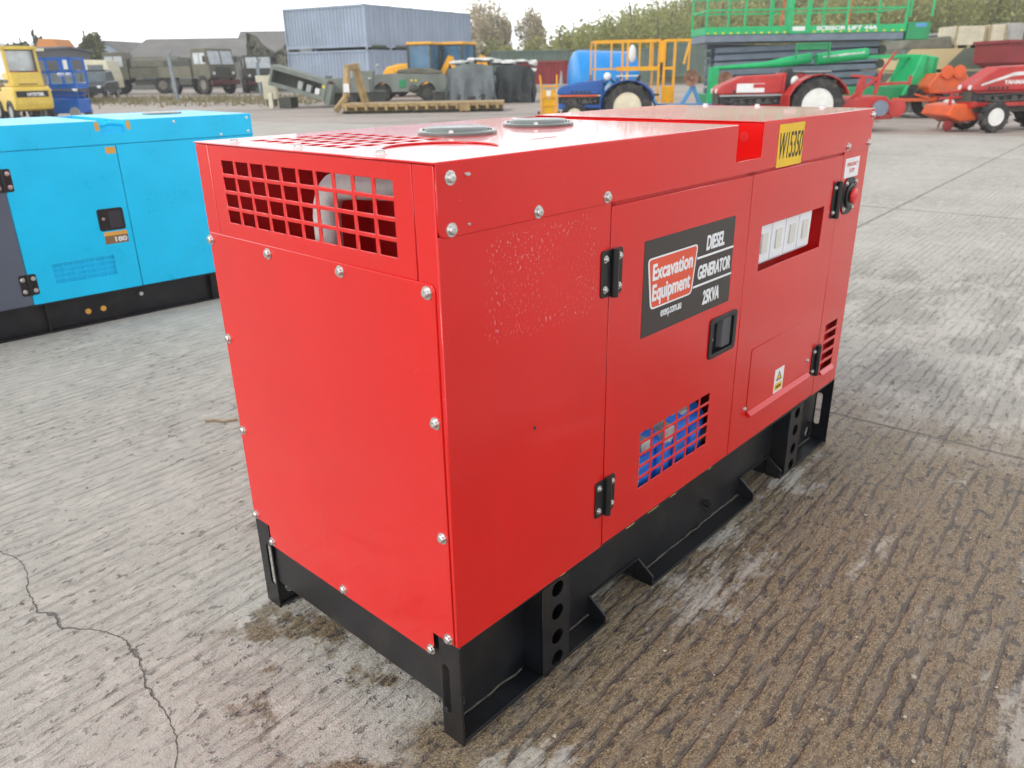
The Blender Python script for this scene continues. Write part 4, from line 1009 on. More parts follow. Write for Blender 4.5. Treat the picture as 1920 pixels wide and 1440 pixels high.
for s in (1, -1): q.beam((-.62, s*.50, 1.08), (-.50, s*.48, 2.26), .11); q.beam((.75, s*.50, 1.0), (.60, s*.48, 2.26), .10)
q.box(-.62, .72, -.56, .56, 2.20, 2.31); q.build('cab_frame', B['forky'], FK, .02)
q = MB(); q.box(-.50, -.48, -.44, .44, 1.54, 2.20); q.build('rear_window', B['paleglass'], FK)
q = MB(); q.box(-.4, .6, .475, .485, 1.3, 2.18); q.build('side_window', B['paleglass'], FK)
q = MB(); q.box(-.515, -.505, -.46, .46, 1.52, 1.56); q.box(-.515, -.505, -.46, .46, 2.17, 2.20); q.box(-.515, -.505, -.46, -.425, 1.56, 2.17); q.box(-.515, -.505, .425, .46, 1.56, 2.17); q.build('window_seal', M['plastic'], FK)
q = MB(); q.box(-.55, .05, .503, .512, 1.20, 1.30); q.build('side_vent', M['plastic'], FK)
q = MB(); q.box(-.79, -.755, -.30, .30, 1.14, 1.17); q.build('cover_gap', M['plastic'], FK)
q = MB(); q.prism([(-.42+.37*math.cos(a), .30+.37*math.sin(a)) for a in [PI*i/10 for i in range(11)]]+[(-.42+.31*math.cos(a), .30+.31*math.sin(a)) for a in [PI*i/10 for i in range(11)]][::-1], .60, .66, 'xz'); q.build('wheel_arch', M['plastic'], FK)
q = MB(); q.cyl((-.62, -.40, 1.5), (-.62, -.40, 2.2), .035, n=10); q.build('exhaust_stack', B['dustm'], FK, smooth=True)
q = MB(); q.box(-.1, .5, -.3, .3, 1.1, 1.2); q.box(-.15, -.02, -.28, .28, 1.2, 1.7); q.build('seat', B['seat'], FK, .03)
for s in (1, -1):
    q = MB(); q.ball((-.60, s*.46, 2.36), .07); q.build('work_lamp', B['lamp'], FK, smooth=True)
    wheel(FK, (-.42, s*.55, .30), .30, .22, B['ltgrey'], .6, side=s); wheel(FK, (1.0, s*.52, .34), .34, .26, B['ltgrey'], .6, side=s)
q = MB(); q.box(.2, 1.35, -.55, .55, .32, .95); q.build('front_body', B['forky'], FK, .03)
q = MB()
for s in (1, -1): q.beam((1.42, s*.30, .1), (1.42, s*.30, 2.30), .10)
for z in (.5, 1.3, 2.28): q.beam((1.42, -.33, z), (1.42, .33, z), .08)
q.build('mast', B['armyd'], FK)
for s in (1, -1):
    q = MB(); q.box(1.48, 2.5, s*.28-.06, s*.28+.06, .08, .12); q.build('fork', B['armyd'], FK)
for s in (.32, -.32):
    q = MB(); q.box(-.66, -.60, s-.12, s+.12, 1.50, 1.545); q.build('tail_light', B['trred'], FK)

# ------------------------------------------------------------------ small blue scissor lift next to it
BS = thing('scissor_lift', 'compact blue scissor lift with railed platform beside the yellow forklift', 'scissor lift', (-16.75, 31.3, 0), .05)
X_ = .95
q = MB(); q.box(-X_, X_, -.55, .55, 1.02, 1.20); q.build('deck', B['liftblue'], BS, .01)
q = MB()
for y in (-.53, .53):
    for z in (1.60, 2.05): q.beam((-X_, y, z), (X_, y, z), .07)
for x in (-X_, .0, X_):
    for y in (-.53, .53): q.beam((x, y, 1.2), (x-.04, y, 2.08), .07)
for x in (-X_, X_):
    for z in (1.6, 2.05): q.beam((x, -.53, z), (x, .53, z), .07)
q.box(.55, .93, -.56, -.53, 1.65, 2.03); q.build('guard_rail', B['liftblue'], BS)
q = MB(); q.box(.66, .82, -.575, -.562, 1.68, 2.0); q.build('instruction_plate', B['wht'], BS)
q = MB(); q.box(-.78, -.52, -.558, -.553, 1.06, 1.17); q.build('white_label', B['wht'], BS)
q = MB(); q.cyl((-.15, -.553, 1.12), (-.15, -.560, 1.12), .06, n=14); q.build('orange_roundel', B['oryel'], BS)
for i, z in enumerate((.92, .78)):
    for s in (1, -1):
        q = MB(); q.beam((-.85, s*.3, z), (.85, s*.3, z-.08), .06, .10); q.build('scissor_arm', B['liftblue'], BS)
q = MB(); q.box(-.92, .92, -.5, .5, .16, .66); q.build('chassis', B['liftblue'], BS, .03)
for x in (-.7, .72):
    for s in (1, -1):
        q = MB(); q.cyl((x, s*.5, .19), (x, s*.58, .19), .19, n=16); q.build('wheel', B['ltgrey'], BS, smooth=True)
for x in (.05, .38):
    q = MB(); q.ball((x, .3, 1.52), .14, .10, .09); q.build('pale_helmet', B['wht'], BS, smooth=True)

BS.scale = (.92, 1, 1)
# ------------------------------------------------------------------ blue-grey containers, stacked two high in five rows
TH = math.radians(30); cdir = Vector((-math.cos(TH), math.sin(TH), 0)); edir = Vector((math.sin(TH), math.cos(TH), 0))
C0 = Vector((-8.75, 53.6, 0)); CL, CW_, CH = 6.9, 2.44, 2.60
def container(label, cat='container', mat=None, L_=CL, W_=CW_, H_=CH, group=None, ncor=24, gap=True, doors=True):
    """local x along the length from the door end, y across"""
    T = thing('shipping_container', label, cat, (0, 0, 0), 0, group); m = mat or B['cont']
    q = MB()
    for y in (.04, W_-.04):                                   # corrugated long walls
        n = ncor; pts = []
        for i in range(n):
            a = .1+(L_-.2)*i/n; d = (L_-.2)/n; o = .05 if y < 1 else -.05
            pts += [(a, y), (a+d*.28, y), (a+d*.42, y+o), (a+d*.86, y+o)]
        pts.append((L_-.1, y)); k = len(pts)
        q.add([(x, yy, .24) for x, yy in pts]+[(x, yy, H_-.10) for x, yy in pts], [(i, i+1, k+i+1, k+i) for i in range(k-1)])
    q.box(L_-.06, L_-.03, .1, W_-.1, .2, H_-.1); q.build('walls', m, T)
    q = MB(); q.box(.05, L_-.05, .05, W_-.05, H_-.045, H_-.02); q.build('roof', m, T)
    q = MB()
    for y in (0, W_-.10):
        q.box(.0, L_, y, y+.10, H_-.14, H_-.02); q.box(.05, L_-.05, y+.005, y+.095, .14, .28)
        for x in (0, L_-.12): q.box(x, x+.12, y, y+.10, 0, H_)
    q.box(0, .1, .1, W_-.1, H_-.14, H_-.02); q.box(0, .1, .1, W_-.1, .12, .26); q.build('frame', m, T, .006)
    if gap:
        q = MB(); q.box(.45, L_-.45, -.006, .03, .0, .17); q.box(-.006, .03, .45, W_-.45, .0, .17); q.build('gap_shade_strip', B['gap_shade'], T)  # dark strips paint the shade of the gap at each container's foot
        q = MB(); q.box(.5, L_-.5, -.012, .004, .175, .27); q.box(-.012, -.002, .5, W_-.5, .175, .25); q.build('mossy_rail', B['mossy'], T)
    if doors:
        for y0, y1 in ((.11, W_/2-.006), (W_/2+.006, W_-.11)):
            q = MB(); q.box(.02, .05, y0, y1, .26, H_-.15); d = q.build('door', m, T, .004)
            for f in (.28, .72):
                q = MB(); yy = y0+(y1-y0)*f; q.cyl((.005, yy, .2), (.005, yy, H_-.1), .018, n=8); q.box(-.01, .012, yy, yy+.25, 1.0, 1.05); q.build('lock_rod', m, d)
    return T
cdoor = {}
rows = ['nearest the stack corner', 'second from the stack corner', 'in the middle of the five', 'fourth from the stack corner', 'at the far right end of the stack']
base_c = None
for tier in (0, 1):
    for r in range(5):
        p = C0+edir*(r*(CW_+.02)+0.0)
        lab = 'blue-grey shipping container in the %s tier, %s' % ('lower' if tier == 0 else 'upper', rows[r])
        rz = math.atan2(cdir.y, cdir.x)
        # local x runs along cdir, local y along -edir, so shift by one width
        loc = (p.x+edir.x*CW_, p.y+edir.y*CW_, .18+tier*(CH+.015))
        if base_c is None:
            base_c = container(lab, group='stacked blue-grey containers'); base_c.location = loc; base_c.rotation_euler = (0, 0, rz)
        else: dup(base_c, loc, rz, lab, 'stacked blue-grey containers')

# green containers and the red one in the middle distance
gc = container('dark green shipping container behind the dark red one, left of the gap', mat=B['olive'], L_=6.1, gap=False, doors=False, ncor=22)
gc.location = (-1.2, 63.5, .2)
dup(gc, (5.35, 63.2, .2), 0, 'dark green shipping container behind the blue tank, right of the gap')
dup(gc, (12.6, 66, .6), .1, 'dark green shipping container below the wood, seen through the yellow cage')
rc = container('dark red open container with a pale torn notice, behind the yellow trolley', 'container', B['dkred'], 3.6, 2.2, 1.78, None, 14, False, False)
rc.location = (.65, 57.5, .2)
q = MB(); q.prism([(.75, 1.0), (1.35, 1.12), (1.45, 1.3), (1.0, 1.32), (.75, 1.2)], -.012, -.004, 'xz'); q.build('torn_notice', B['wht'], rc)
cn = thing('road_cone', 'small pale cone on the rim of the dark red container', 'cone', (3.75, 57.6, 2.0)); cn.location.z = .2
q = MB(); q.lathe([(.22, 0), (.22, .06), (.16, .07), (.06, 1.1), (.001, 1.12)], n=14); q.build('shell', B['ltgrey'], cn, smooth=True)
cn['label'] = 'pale grey traffic cone standing at the right end of the dark red container'
PL = thing('plank_stack', 'low stack of grey planks on the ground before the dark red container', 'planks', (2.6, 50.5, gz(50)), .15)
for i in range(4):
    q = MB(); q.box(-1.6+.1*i, 1.5-.15*i, -.4, .4, .05+.09*i, .13+.09*i); q.build('plank', B['crateg'], PL, .008)

# ------------------------------------------------------------------ military trucks
B['maroon'] = col('dull_maroon_bumper', (.10, .03, .03), .7)
def army_truck(label, loc, rz, m, md, hoop=False, tilt=None):
    T = thing('army_truck', label, 'truck', loc, rz)
    q = MB(); q.prism([(.55, 1.02), (2.30, 1.02), (2.42, 1.25), (2.36, 1.85), (2.16, 2.92), (.62, 2.96), (.55, 2.5)], -1.12, 1.12, 'xz'); cab = q.build('cab', m, T, .05, seg=2)
    q = MB(); q.prism([(2.385, 1.92), (2.20, 2.76), (2.20, 2.76), (2.18, 2.76), (2.36, 1.90)], -.98, -.06, 'xz'); q.prism([(2.385, 1.92), (2.20, 2.76), (2.18, 2.76), (2.36, 1.90)], .06, .98, 'xz'); q.build('windscreen', B['paleglass'], cab)
    for s in (1, -1):
        q = MB(); q.box(.86, 1.42, s*1.121-.012, s*1.121+.012, 1.95, 2.66); q.box(1.50, 2.06, s*1.121-.012, s*1.121+.012, 1.95, 2.66); q.build('side_window', B['paleglass'], cab)
        q = MB(); q.cyl((2.42, s*.8, 1.35), (2.45, s*.8, 1.35), .10, n=14); q.build('headlight', B['lamp'], cab)
        q = MB(); q.box(2.15, 2.25, s*1.32-.07, s*1.32+.07, 2.05, 2.45); q.build('mirror', md, cab)
    q = MB(); q.box(2.42, 2.45, -.62, .62, 1.25, 1.75); q.build('grille', md, cab)
    q = MB(); q.box(2.40, 2.62, -1.15, 1.15, .62, .92); q.build('bumper', B['maroon'], T, .02)
    q = MB(); q.box(-3.0, 2.4, -.45, .45, .78, 1.02); q.box(-1.2, .2, .55, 1.05, .62, 1.02); q.box(-1.2, .2, -1.05, -.55, .62, 1.02); q.cyl((1.55, -1, .6), (1.55, 1, .6), .12, n=8); q.cyl((-1.75, -1, .6), (-1.75, 1, .6), .12, n=8); q.build('chassis', md, T)
    q = MB(); q.box(-3.2, .45, -1.18, 1.18, 1.12, 1.22); q.box(-3.2, .45, -1.18, -1.13, 1.22, 1.85); q.box(-3.2, .45, 1.13, 1.18, 1.22, 1.85); q.box(.40, .45, -1.13, 1.13, 1.22, 2.2); q.box(-3.2, -3.15, -1.13, 1.13, 1.22, 1.85); q.build('cargo_bed', m, T, .01)
    if tilt:
        q = MB(); q.prism([(-1.17, 1.86), (1.17, 1.86), (1.12, 2.35), (.6, 2.62), (-.6, 2.62), (-1.12, 2.35)], -3.1, .3, 'yz'); q.build('canvas_load', tilt, T, .06, seg=2)
    else:
        q = MB(); q.box(-2.9, .1, -.95, .95, 1.3, 2.3); q.build('dark_load', md, T, .1)
    for x in (1.55, -1.75):
        for s in (1, -1): wheel(T, (x, s*1.0, .60), .60, .34, B['dust'], .52, 16, B['tyre'], s, .1)
    q = MB()
    for s in (1, -1): q.prism([(.95, .95), (.95, 1.2), (1.2, 1.36), (1.9, 1.36), (2.2, 1.15), (2.2, .95), (2.1, .95), (1.85, 1.25), (1.25, 1.25), (1.05, .95)], s*.82, s*1.14, 'xz')
    q.build('wheel_arch', m, T)
    return T
army_truck('olive army truck with a tan cab roof, its front turned to the camera', (-21.6, 59.6, .2), math.radians(-33), B['army'], B['armyd'])
army_truck('olive army truck half hidden behind another at the left', (-28.3, 65.0, .2), math.radians(192), B['army'], B['armyd'], tilt=B['canvas'])
army_truck('dark army truck under draped nets beside the container stack', (-18.5, 62.3, .2), math.radians(-68), B['armyd'], B['armyd'], tilt=B['canvas']).scale = (.86, .86, .86)
def drape(name, label, cat, loc, rz, prof, depth, m, n=26, seed=1, fold=.06):
    """a hanging cloth with folds: prof gives the outline (x, z) of its top edge"""
    rr = random.Random(seed); vs = []; fs = []; rows_ = 9; t = []
    def top(u):
        k = u*(len(prof)-1); i = min(int(k), len(prof)-2); f = k-i
        return prof[i][0]*(1-f)+prof[i+1][0]*f, prof[i][1]*(1-f)+prof[i+1][1]*f
    b = MB()
    for side in (0, 1):
        for j in range(rows_):
            for i in range(n+1):
                x, z = top(i/n); h = z*(1-j/(rows_-1))
                w = fold*math.sin(i*1.7+seed)*(j/(rows_-1))+fold*.6*math.sin(i*.63+j*.4)
                b.v.append(Vector((x+fold*.4*math.sin(j+i), (-depth/2-w-.10*j/(rows_-1)) if side == 0 else depth/2+w, h)))
        o = side*rows_*(n+1)
        for j in range(rows_-1):
            for i in range(n): a = o+j*(n+1)+i; b.f.append((a, a+1, a+n+2, a+n+1))
    for i in range(n): b.f.append((i, i+1, rows_*(n+1)+i+1, rows_*(n+1)+i))
    for e in (0, n):
        for j in range(rows_-1): a = j*(n+1)+e; b.f.append((a, a+n+1, rows_*(n+1)+a+n+1, rows_*(n+1)+a))
    T = thing(name, label, cat, loc, rz); b.build('cover', m, T, smooth=True)
    if name == 'covered_trailer':
        q = MB(); q.box(-.8, .8, -1.0, 1.0, .12, .3)
        for sx in (-.5, .5): q.cyl((sx, -1.06, .2), (sx, -.98, .2), .2, n=12)
        q.build('axle', B['tyre'], T)
    return T
nt1 = drape('camouflage_net', 'olive net draped in two tall peaks left of the container stack', 'net', (-18.2, 67.5, .2), .1, [(-2.4, 1.8), (-2.0, 4.3), (-1.7, 4.1), (-1.0, 3.4), (-.2, 2.7), (.5, 3.1), (1.2, 4.1), (1.5, 4.4), (1.9, 1.8)], 1.4, B['net'], 30, 3, .26)

# two slanting fence posts, weeds between them
for x, y, h, lean, lab in ((-18.4, 46.5, 2.35, -.12, 'leaning blue-grey post in front of the army truck bed'), (-14.9, 50.5, 1.9, .02, 'upright blue-grey post beside the army truck bonnet')):
    T = thing('fence_post', lab, 'post', (x, y, gz(y)), 0)
    q = MB(); q.beam((0, 0, 0), (lean, 0, h), .16); q.beam((lean, 0, h-.04), (lean+.22, 0, h+.22), .12); q.build('shaft', B['post'], T, .01)
rg = random.Random(9); wd = MB()
for i in range(7500):
    y = rg.uniform(38, 57); x = rg.uniform(-28, -9.2)
    e = (x+18)*-.30+47.0
    if abs(y-e-rg.gauss(0, 2.2)) > 3.8: continue
    h = rg.uniform(.05, .22)*(1.9 if rg.random() < .12 else 1); a = rg.uniform(0, PI); w = .05; z = gz(y)-.02
    dx, dy = math.cos(a)*w, math.sin(a)*w; lx, ly = rg.uniform(-.12, .12), rg.uniform(-.12, .12)
    b0 = len(wd.v); wd.v += [V(x-dx, y-dy, z), V(x+dx, y+dy, z), V(x+lx, y+ly, z+h)]; wd.f.append((b0, b0+1, b0+2))
tag(wd.build('rough_grass', B['weed']), 'rough dry grass and weeds along the edge of the gravel yard', 'grass', kind='stuff')

# ------------------------------------------------------------------ tilted equipment tray, vehicle, trailers under sheets
TR = thing('equipment_tray', 'grey-green open-sided equipment body tilted down to the right on the gravel', 'equipment', (-9.05, 36.2, gz(36)), 0)
def tilt(o): 
    for ch in o.children: ch.rotation_euler = (0, .29, 0); ch.location = (0, 0, .62)
q = MB(); q.box(-1.15, 1.25, -.6, .9, 0, .16); q.box(-1.15, 1.25, -.6, .9, .66, .84); q.box(-1.15, -1.05, -.6, .9, .16, .66); q.box(1.05, 1.25, -.6, .9, .16, .66); q.box(-1.05, 1.05, .8, .9, .16, .66); q.build('shell', B['armyg'], TR, .012)
q = MB(); q.box(-1.04, 1.04, -.15, .75, .165, .655); q.build('dark_interior', B['armyd'], TR)
for i, x in enumerate((.05, .42, .80)):
    q = MB(); q.box(x, x+.20, -.52, -.2, .17, .50-.04*i); q.build('pale_can', B['ltgrey'] if i < 2 else B['wht'], TR, .01)
q = MB(); q.box(1.255, 1.50, -.55, .85, -.12, .70); q.build('tail_cabinet', B['armyg'], TR, .015)
q = MB(); q.box(1.10, 1.2, -.612, -.602, .50, .62); q.build('amber_reflector', B['mark'], TR)
tilt(TR)
q = MB(); q.box(-.75, -.25, -.5, .8, .0, .42); q.build('support_block', B['armyd'], TR)
q = MB(); q.box(-1.2, -1.02, -.5, -.3, .0, .62); q.build('jack_leg', B['cream'], TR)
CB = thing('cabinet', 'cream metal cabinet at the left end of the tilted tray', 'cabinet', (-10.75, 38.0, gz(38)), .1)
q = MB(); q.box(-.28, .30, -.3, .3, .30, 1.02); q.box(-.55, .75, -.3, .3, 1.02, 1.30); q.build('body', B['cream'], CB, .02)
q = MB(); q.box(-.2, .2, -.2, .2, 0, .30); q.build('foot', B['armyd'], CB)
T2 = thing('trailer', 'grey-green cargo trailer with red lamps tilted behind the tan frame', 'trailer', (-7.0, 37.0, gz(37)), 0)
q = MB(); q.box(-.9, 1.0, -.6, .8, .55, .66); q.box(-.9, 1.0, -.6, -.55, .66, 1.15); q.box(-.9, -.84, -.55, .8, .66, 1.25); q.box(.94, 1.0, -.55, .8, .66, 1.1); q.build('body', B['armyg'], T2, .012)
q = MB(); q.box(-.8, .9, -.4, .7, .30, .55); q.build('frame', B['armyd'], T2)
for x in (-.66, .06):
    q = MB(); q.box(x, x+.14, -.625, -.602, .70, 1.0); q.build('red_lamp', B['dkred'], T2)
for s in (-.45, .65): wheel(T2, (.1, s, .34), .34, .2, B['armyd'], .5, side=1 if s > 0 else -1)
for x, y, w, h, lab in ((-7.9, 38.6, .55, .55, 'dark green jerry box standing behind the tilted tray'), (-6.1, 39.2, .7, .5, 'low dark green box between the trailer and the military vehicle'), (-3.2, 39.9, .6, .42, 'small dark green box under the front of the military vehicle')):
    T = thing('stowage_box', lab, 'box', (x, y, gz(y)), .3)
    q = MB(); q.box(-w/2, w/2, -.25, .25, 0, h); q.build('body', B['armyd'], T, .03); q = MB(); q.box(-w/2-.02, w/2+.02, -.27, .27, h+.002, h+.05); q.build('lid', B['armyg'], T, .01)
LR = thing('military_vehicle', 'open grey-green military vehicle with folded canvas, parked behind the tan flatrack', 'vehicle', (-4.75, 41.2, gz(41)), PI+.03)
# x forward is to the left in view
q = MB(); pr = [(1.95, .48), (1.98, .95), (1.90, 1.20), (.85, 1.26), (.80, 1.26), (-1.75, 1.18), (-1.80, .62), (-1.35, .55)]
arch = [(-.85+.44*math.cos(a), .42+.44*math.sin(a)) for a in [PI*i/8 for i in range(9)]][::-1]
arch2 = [(1.28+.44*math.cos(a), .42+.44*math.sin(a)) for a in [PI*i/8 for i in range(9)]][::-1]
q.prism([(1.95, .48), (1.98, .95), (1.90, 1.20), (.85, 1.26), (-1.75, 1.18), (-1.80, .48)] + arch + arch2, -.80, .80, 'xz'); q.build('body', B['armyg'], LR, .02)
q = MB(); q.prism([(.6, 1.26), (.5, 1.42), (-.3, 1.50), (-1.2, 1.44), (-1.6, 1.3), (-1.6, 1.19)], -.72, .72, 'xz'); q.build('folded_canvas', B['canvas'], LR, .06, seg=3)
for x in (-.85, 1.28):
    for s in (1, -1): wheel(LR, (x, s*.68, .38), .38, .2, B['armyd'], .55, 12, side=s)
q = MB(); q.box(.15, .45, .802, .83, .62, .98); q.build('green_can', B['green2'], LR, .02)
q = MB(); q.ball((-.2, .86, .55), .24, .10, .2, 10, 6, .2, 4); q.build('kit_bag', B['armyd'], LR, smooth=True)
for x in (-.35, -.15):
    q = MB(); q.box(x-.05, x+.05, .81, .84, .88, .98); q.build('amber_lamp', B['mark'], LR)
q = MB(); q.beam((1.5, .5, 1.25), (1.46, .5, 1.6), .06); q.ball((1.46, .5, 1.62), .10); q.build('spotlight', B['ltgrey'], LR)
GS = thing('equipment_cabinet', 'upright grey-green cabinet between the tan frame and the open military vehicle', 'cabinet', (-6.95, 40.6, gz(40)), 0)
q = MB(); q.box(-.45, .55, -.3, .4, .25, 1.42); q.build('body', B['armyg'], GS, .03)
q = MB(); q.box(.3, .42, -.315, -.302, .9, 1.1); q.build('white_plate', B['wht'], GS)
q = MB(); q.box(-.4, .5, -.2, .3, 0, .25); q.build('foot', B['armyd'], GS)
drape('covered_trailer', 'trailer hidden under a grey tarpaulin hanging in folds, topped with white bundles', 'trailer', (-1.55, 37.6, gz(37)), 0, [(-1.12, 1.05), (-.98, 1.42), (-.4, 1.62), (.5, 1.62), (.95, 1.5), (1.05, 1.1)], 1.9, B['greytarp'], 26, 2, .10)
drape('covered_trailer', 'trailer under a black sheet, right of the grey tarpaulin one', 'trailer', (.35, 38.2, gz(38)), 0, [(-.95, 1.2), (-.7, 1.52), (.1, 1.55), (.75, 1.48), (.95, 1.1)], 1.9, B['blacktarp'], 22, 5, .12)
for i in range(7):
    q = MB(); bw = (.42, .25, .55, .30, .48, .38, .22)[i]; q.ball((0, 0, .05*(i % 3)), bw, .55, (.10, .16, .09, .13, .12, .08, .14)[i], 12, 7, .22, i)
    o = q.build('white_bundle', B['whitetarp'], smooth=True); o.location = (-2.1+.55*i, 37.9+.1*(i % 2), gz(37)+(1.70 if i < 4 else 1.62))
    tag(o, 'white sheeting bundle lying on top of the covered trailers', 'bundle', 'white bundles on the covered trailers')

# tan flatrack with its A-frame
FR = thing('flatrack', 'long tan steel flatrack lying on the gravel with an A-frame at its left end', 'flatrack', (-6.15, 31.2, gz(31)), .0)
q = MB(); q.box(.1, 6.05, -.9, .9, .20, .33); q.build('deck', B['tan'], FR, .01)
q = MB()
for i in range(16): q.box(.2+.37*i, .30+.37*i, -.96, -.905, .10, .30)
q.box(.1, 6.0, -.6, -.5, .02, .20); q.box(.1, 6.0, .5, .6, .02, .20); q.build('cross_ribs', B['tan'], FR)
q = MB(); q.box(.1, 6.0, -.85, .85, .0, .06); q.build('painted_under_shade', B['gap_shade'], FR)  # dark sheet near the ground, painting in the shade below the deck
q = MB(); q.beam((-.18, -.7, .08), (.22, -.5, .55), .20); q.beam((.22, -.5, .55), (.32, -.3, 1.55), .20); q.beam((.75, .5, .3), (.52, .2, 1.62), .22); q.beam((.28, -.35, 1.55), (.60, .25, 1.62), .22); q.build('a_frame', B['tan'], FR, .03)
q = MB(); q.box(.17, .37, -.62, -.52, .72, 1.02); q.build('white_notice', B['wht'], FR)
q = MB(); q.box(4.4, 4.8, -1.0, -.9, .02, .34); q.build('foot', B['tan'], FR, .02)

# backhoe loaders behind
def backhoe(label, loc, rz):
    T = thing('backhoe_loader', label, 'loader', loc, rz)
    q = MB(); q.prism([(.3, .9), (1.9, .9), (2.0, 1.25), (1.7, 1.55), (1.0, 1.70), (.3, 1.72)], -.5, .5, 'xz'); q.build('bonnet', B['oryel'], T, .12, seg=3)
    q = MB(); q.box(-1.1, .35, -.85, .85, 2.62, 2.76); q.build('cab_roof', B['oryel'], T, .04)
    for x in (-1.0, .3):
        for s in (1, -1): q = MB(); q.beam((x, s*.75, 1.1), (x, s*.72, 2.62), .09); q.build('cab_post', B['armyd'], T)
    q = MB(); q.box(-.96, .26, -.73, -.71, 1.3, 2.6); q.box(-.96, .26, .71, .73, 1.3, 2.6); q.box(.26, .28, -.7, .7, 1.5, 2.6); q.box(-.98, -.96, -.7, .7, 1.4, 2.6); q.build('cab_glass', paint('blue_tinted_glass', (.075, .17, .27), .12, .3, 1.2), T)
    q = MB(); q.box(-1.1, 1.9, -.6, .6, .55, 1.2); q.build('chassis', B['oryel'], T, .03)
    for s in (1, -1):
        wheel(T, (-.55, s*.85, .68), .68, .4, B['oryel'], .5, 14, side=s); wheel(T, (1.4, s*.8, .42), .42, .3, B['oryel'], .5, 12, side=s)
    q = MB(); q.beam((-1.2, 0, .9), (-1.9, 0, 2.0), .22, .28); q.beam((-1.9, 0, 2.0), (-2.2, 0, .9), .18, .22); q.build('digger_arm', B['oryel'], T)
    q = MB(); q.beam((1.2, .62, 1.3), (2.5, .62, .5), .12, .2); q.beam((1.2, -.62, 1.3), (2.5, -.62, .5), .12, .2); q.prism([(2.4, .2), (3.0, .2), (2.75, .85), (2.5, .8)], -.9, .9, 'xz'); q.build('loader_bucket', B['oryel'], T)
    return T
backhoe('orange-yellow backhoe loader with rounded bonnet, left of the pair before the containers', (-4.85, 46.6, gz(46)), PI-.25)
backhoe('orange-yellow backhoe loader with pale blue cab windows, right of the pair', (-3.0, 47.8, gz(47)), PI-.45)

# ------------------------------------------------------------------ right side: camouflaged boxes, crates, hopper, cabins
def crate(label, loc, sx, sy, sz, m, band, rz=0, cat='crate'):
    T = thing('crate', label, cat, loc, rz)
    q = MB(); q.box(0, sx, 0, sy, .10, sz); q.build('box', m, T, .012)
    for x in (.05, sx-.17, sx/2-.06): q = MB(); q.box(x, x+.12, -.02, sy, 0, .10); q.build('bearer', B['timber'], T)
    for x in (.0, sx-.08): q = MB(); q.box(x, x+.08, -.022, -.003, .10, sz); q.build('batten', band, T)
    return T
crate('long low camouflaged equipment box at the bottom of the stack on the right', (13.6, 30.5, .0), 5.6, 2.2, 1.04, B['camo'], B['armyg'], .02, 'box')
crate('camouflaged green and sand box resting on the lower one, under the pale crates', (14.4, 30.7, 1.05), 4.6, 2.0, .80, B['camo'], B['armyg'], .02, 'box')
crate('wide pale plywood crate on top of the camouflaged boxes', (16.36, 31.0, 1.86), 1.16, 1.2, .74, B['crate'], B['timber'], .02)
crate('narrow pale plywood crate right of the wide one on the camouflaged boxes', (17.58, 31.0, 1.86), .66, 1.2, .76, B['crate'], B['timber'], .02)
crate('grey board crate behind the red hopper at the right edge', (18.34, 31.2, 1.86), .62, 1.1, .82, B['crateg'], B['crateg'], .02)
cvl = MB(); cvl.prism([(0, 0), (1.9, 0), (1.75, .42), (.35, .30)], 0, 1.8, 'xz')
T = thing('sheeted_load', 'tan sheeted load sloping up beside the camouflaged box', 'load', (14.45, 30.9, 1.855), .02); cvl.build('sheet', B['canvas'], T, .04)
HP = thing('hopper', 'dark red steel hopper with a tapered base, raised at the right edge', 'hopper', (17.00, 28.4, 0), .05)
q = MB()
ro_ = [(-.75, -.9), (2.0, -.9), (2.0, .9), (-.75, .9)]; mi = ro_; bo_ = [(.0, -.4), (1.2, -.4), (1.2, .4), (.0, .4)]
vs = [(x, y, 1.98) for x, y in ro_]+[(x+.03, y, 1.35) for x, y in mi]+[(x, y, .88) for x, y in bo_]
q.add(vs, [(0, 1, 5, 4), (1, 2, 6, 5), (2, 3, 7, 6), (3, 0, 4, 7), (4, 5, 9, 8), (5, 6, 10, 9), (6, 7, 11, 10), (7, 4, 8, 11), (8, 9, 10, 11)]); q.build('bin', B['dkred'], HP)
q = MB(); q.beam((-.78, -.93, 1.98), (2.03, -.93, 1.98), .09); q.beam((-.78, .93, 1.98), (2.03, .93, 1.98), .09); q.beam((-.78, -.93, 1.98), (-.78, .93, 1.98), .09); q.beam((2.03, -.93, 1.98), (2.03, .93, 1.98), .09); q.build('rim', B['dkred'], HP)
for x in (.1, 1.1):
    for y in (-.35, .35): q = MB(); q.beam((x, y, 0), (x, y, .95), .10); q.build('leg', B['dkred'], HP)
SH = thing('scrap_heap', 'dusty heap of pipes and parts below the red hopper', 'heap', (15.4, 26.2, 0), 0)
rg = random.Random(4)
for i in range(5):
    q = MB(); q.ball((rg.uniform(-.7, .9), rg.uniform(-.2, .3), .35+.1*i), .5, .3, .3, 10, 6, .3, i); q.build('scrap_piece', B['dustm'] if i % 2 else B['timber'], SH)
for x0, w, lab, m in ((23.2, 1.6, 'pale grey site cabin with a dark doorway below the wood', B['olive']), (25.6, 1.4, 'dark green site cabin right of the pale one below the wood', B['shed'])):
    T = thing('site_cabin', lab, 'cabin', (x0, 50, .6), 0)
    q = MB(); q.box(0, w, 0, 2, 0, 2.3); q.build('walls', m, T, .02); q = MB(); q.box(-.05, w+.05, -.05, 2.05, 2.3, 2.42); q.build('roof', B['ltgrey'], T)
    q = MB(); q.box(w*.55, w*.9, -.03, -.004, .1, 2.0); q.build('door', B['armyd'], T)

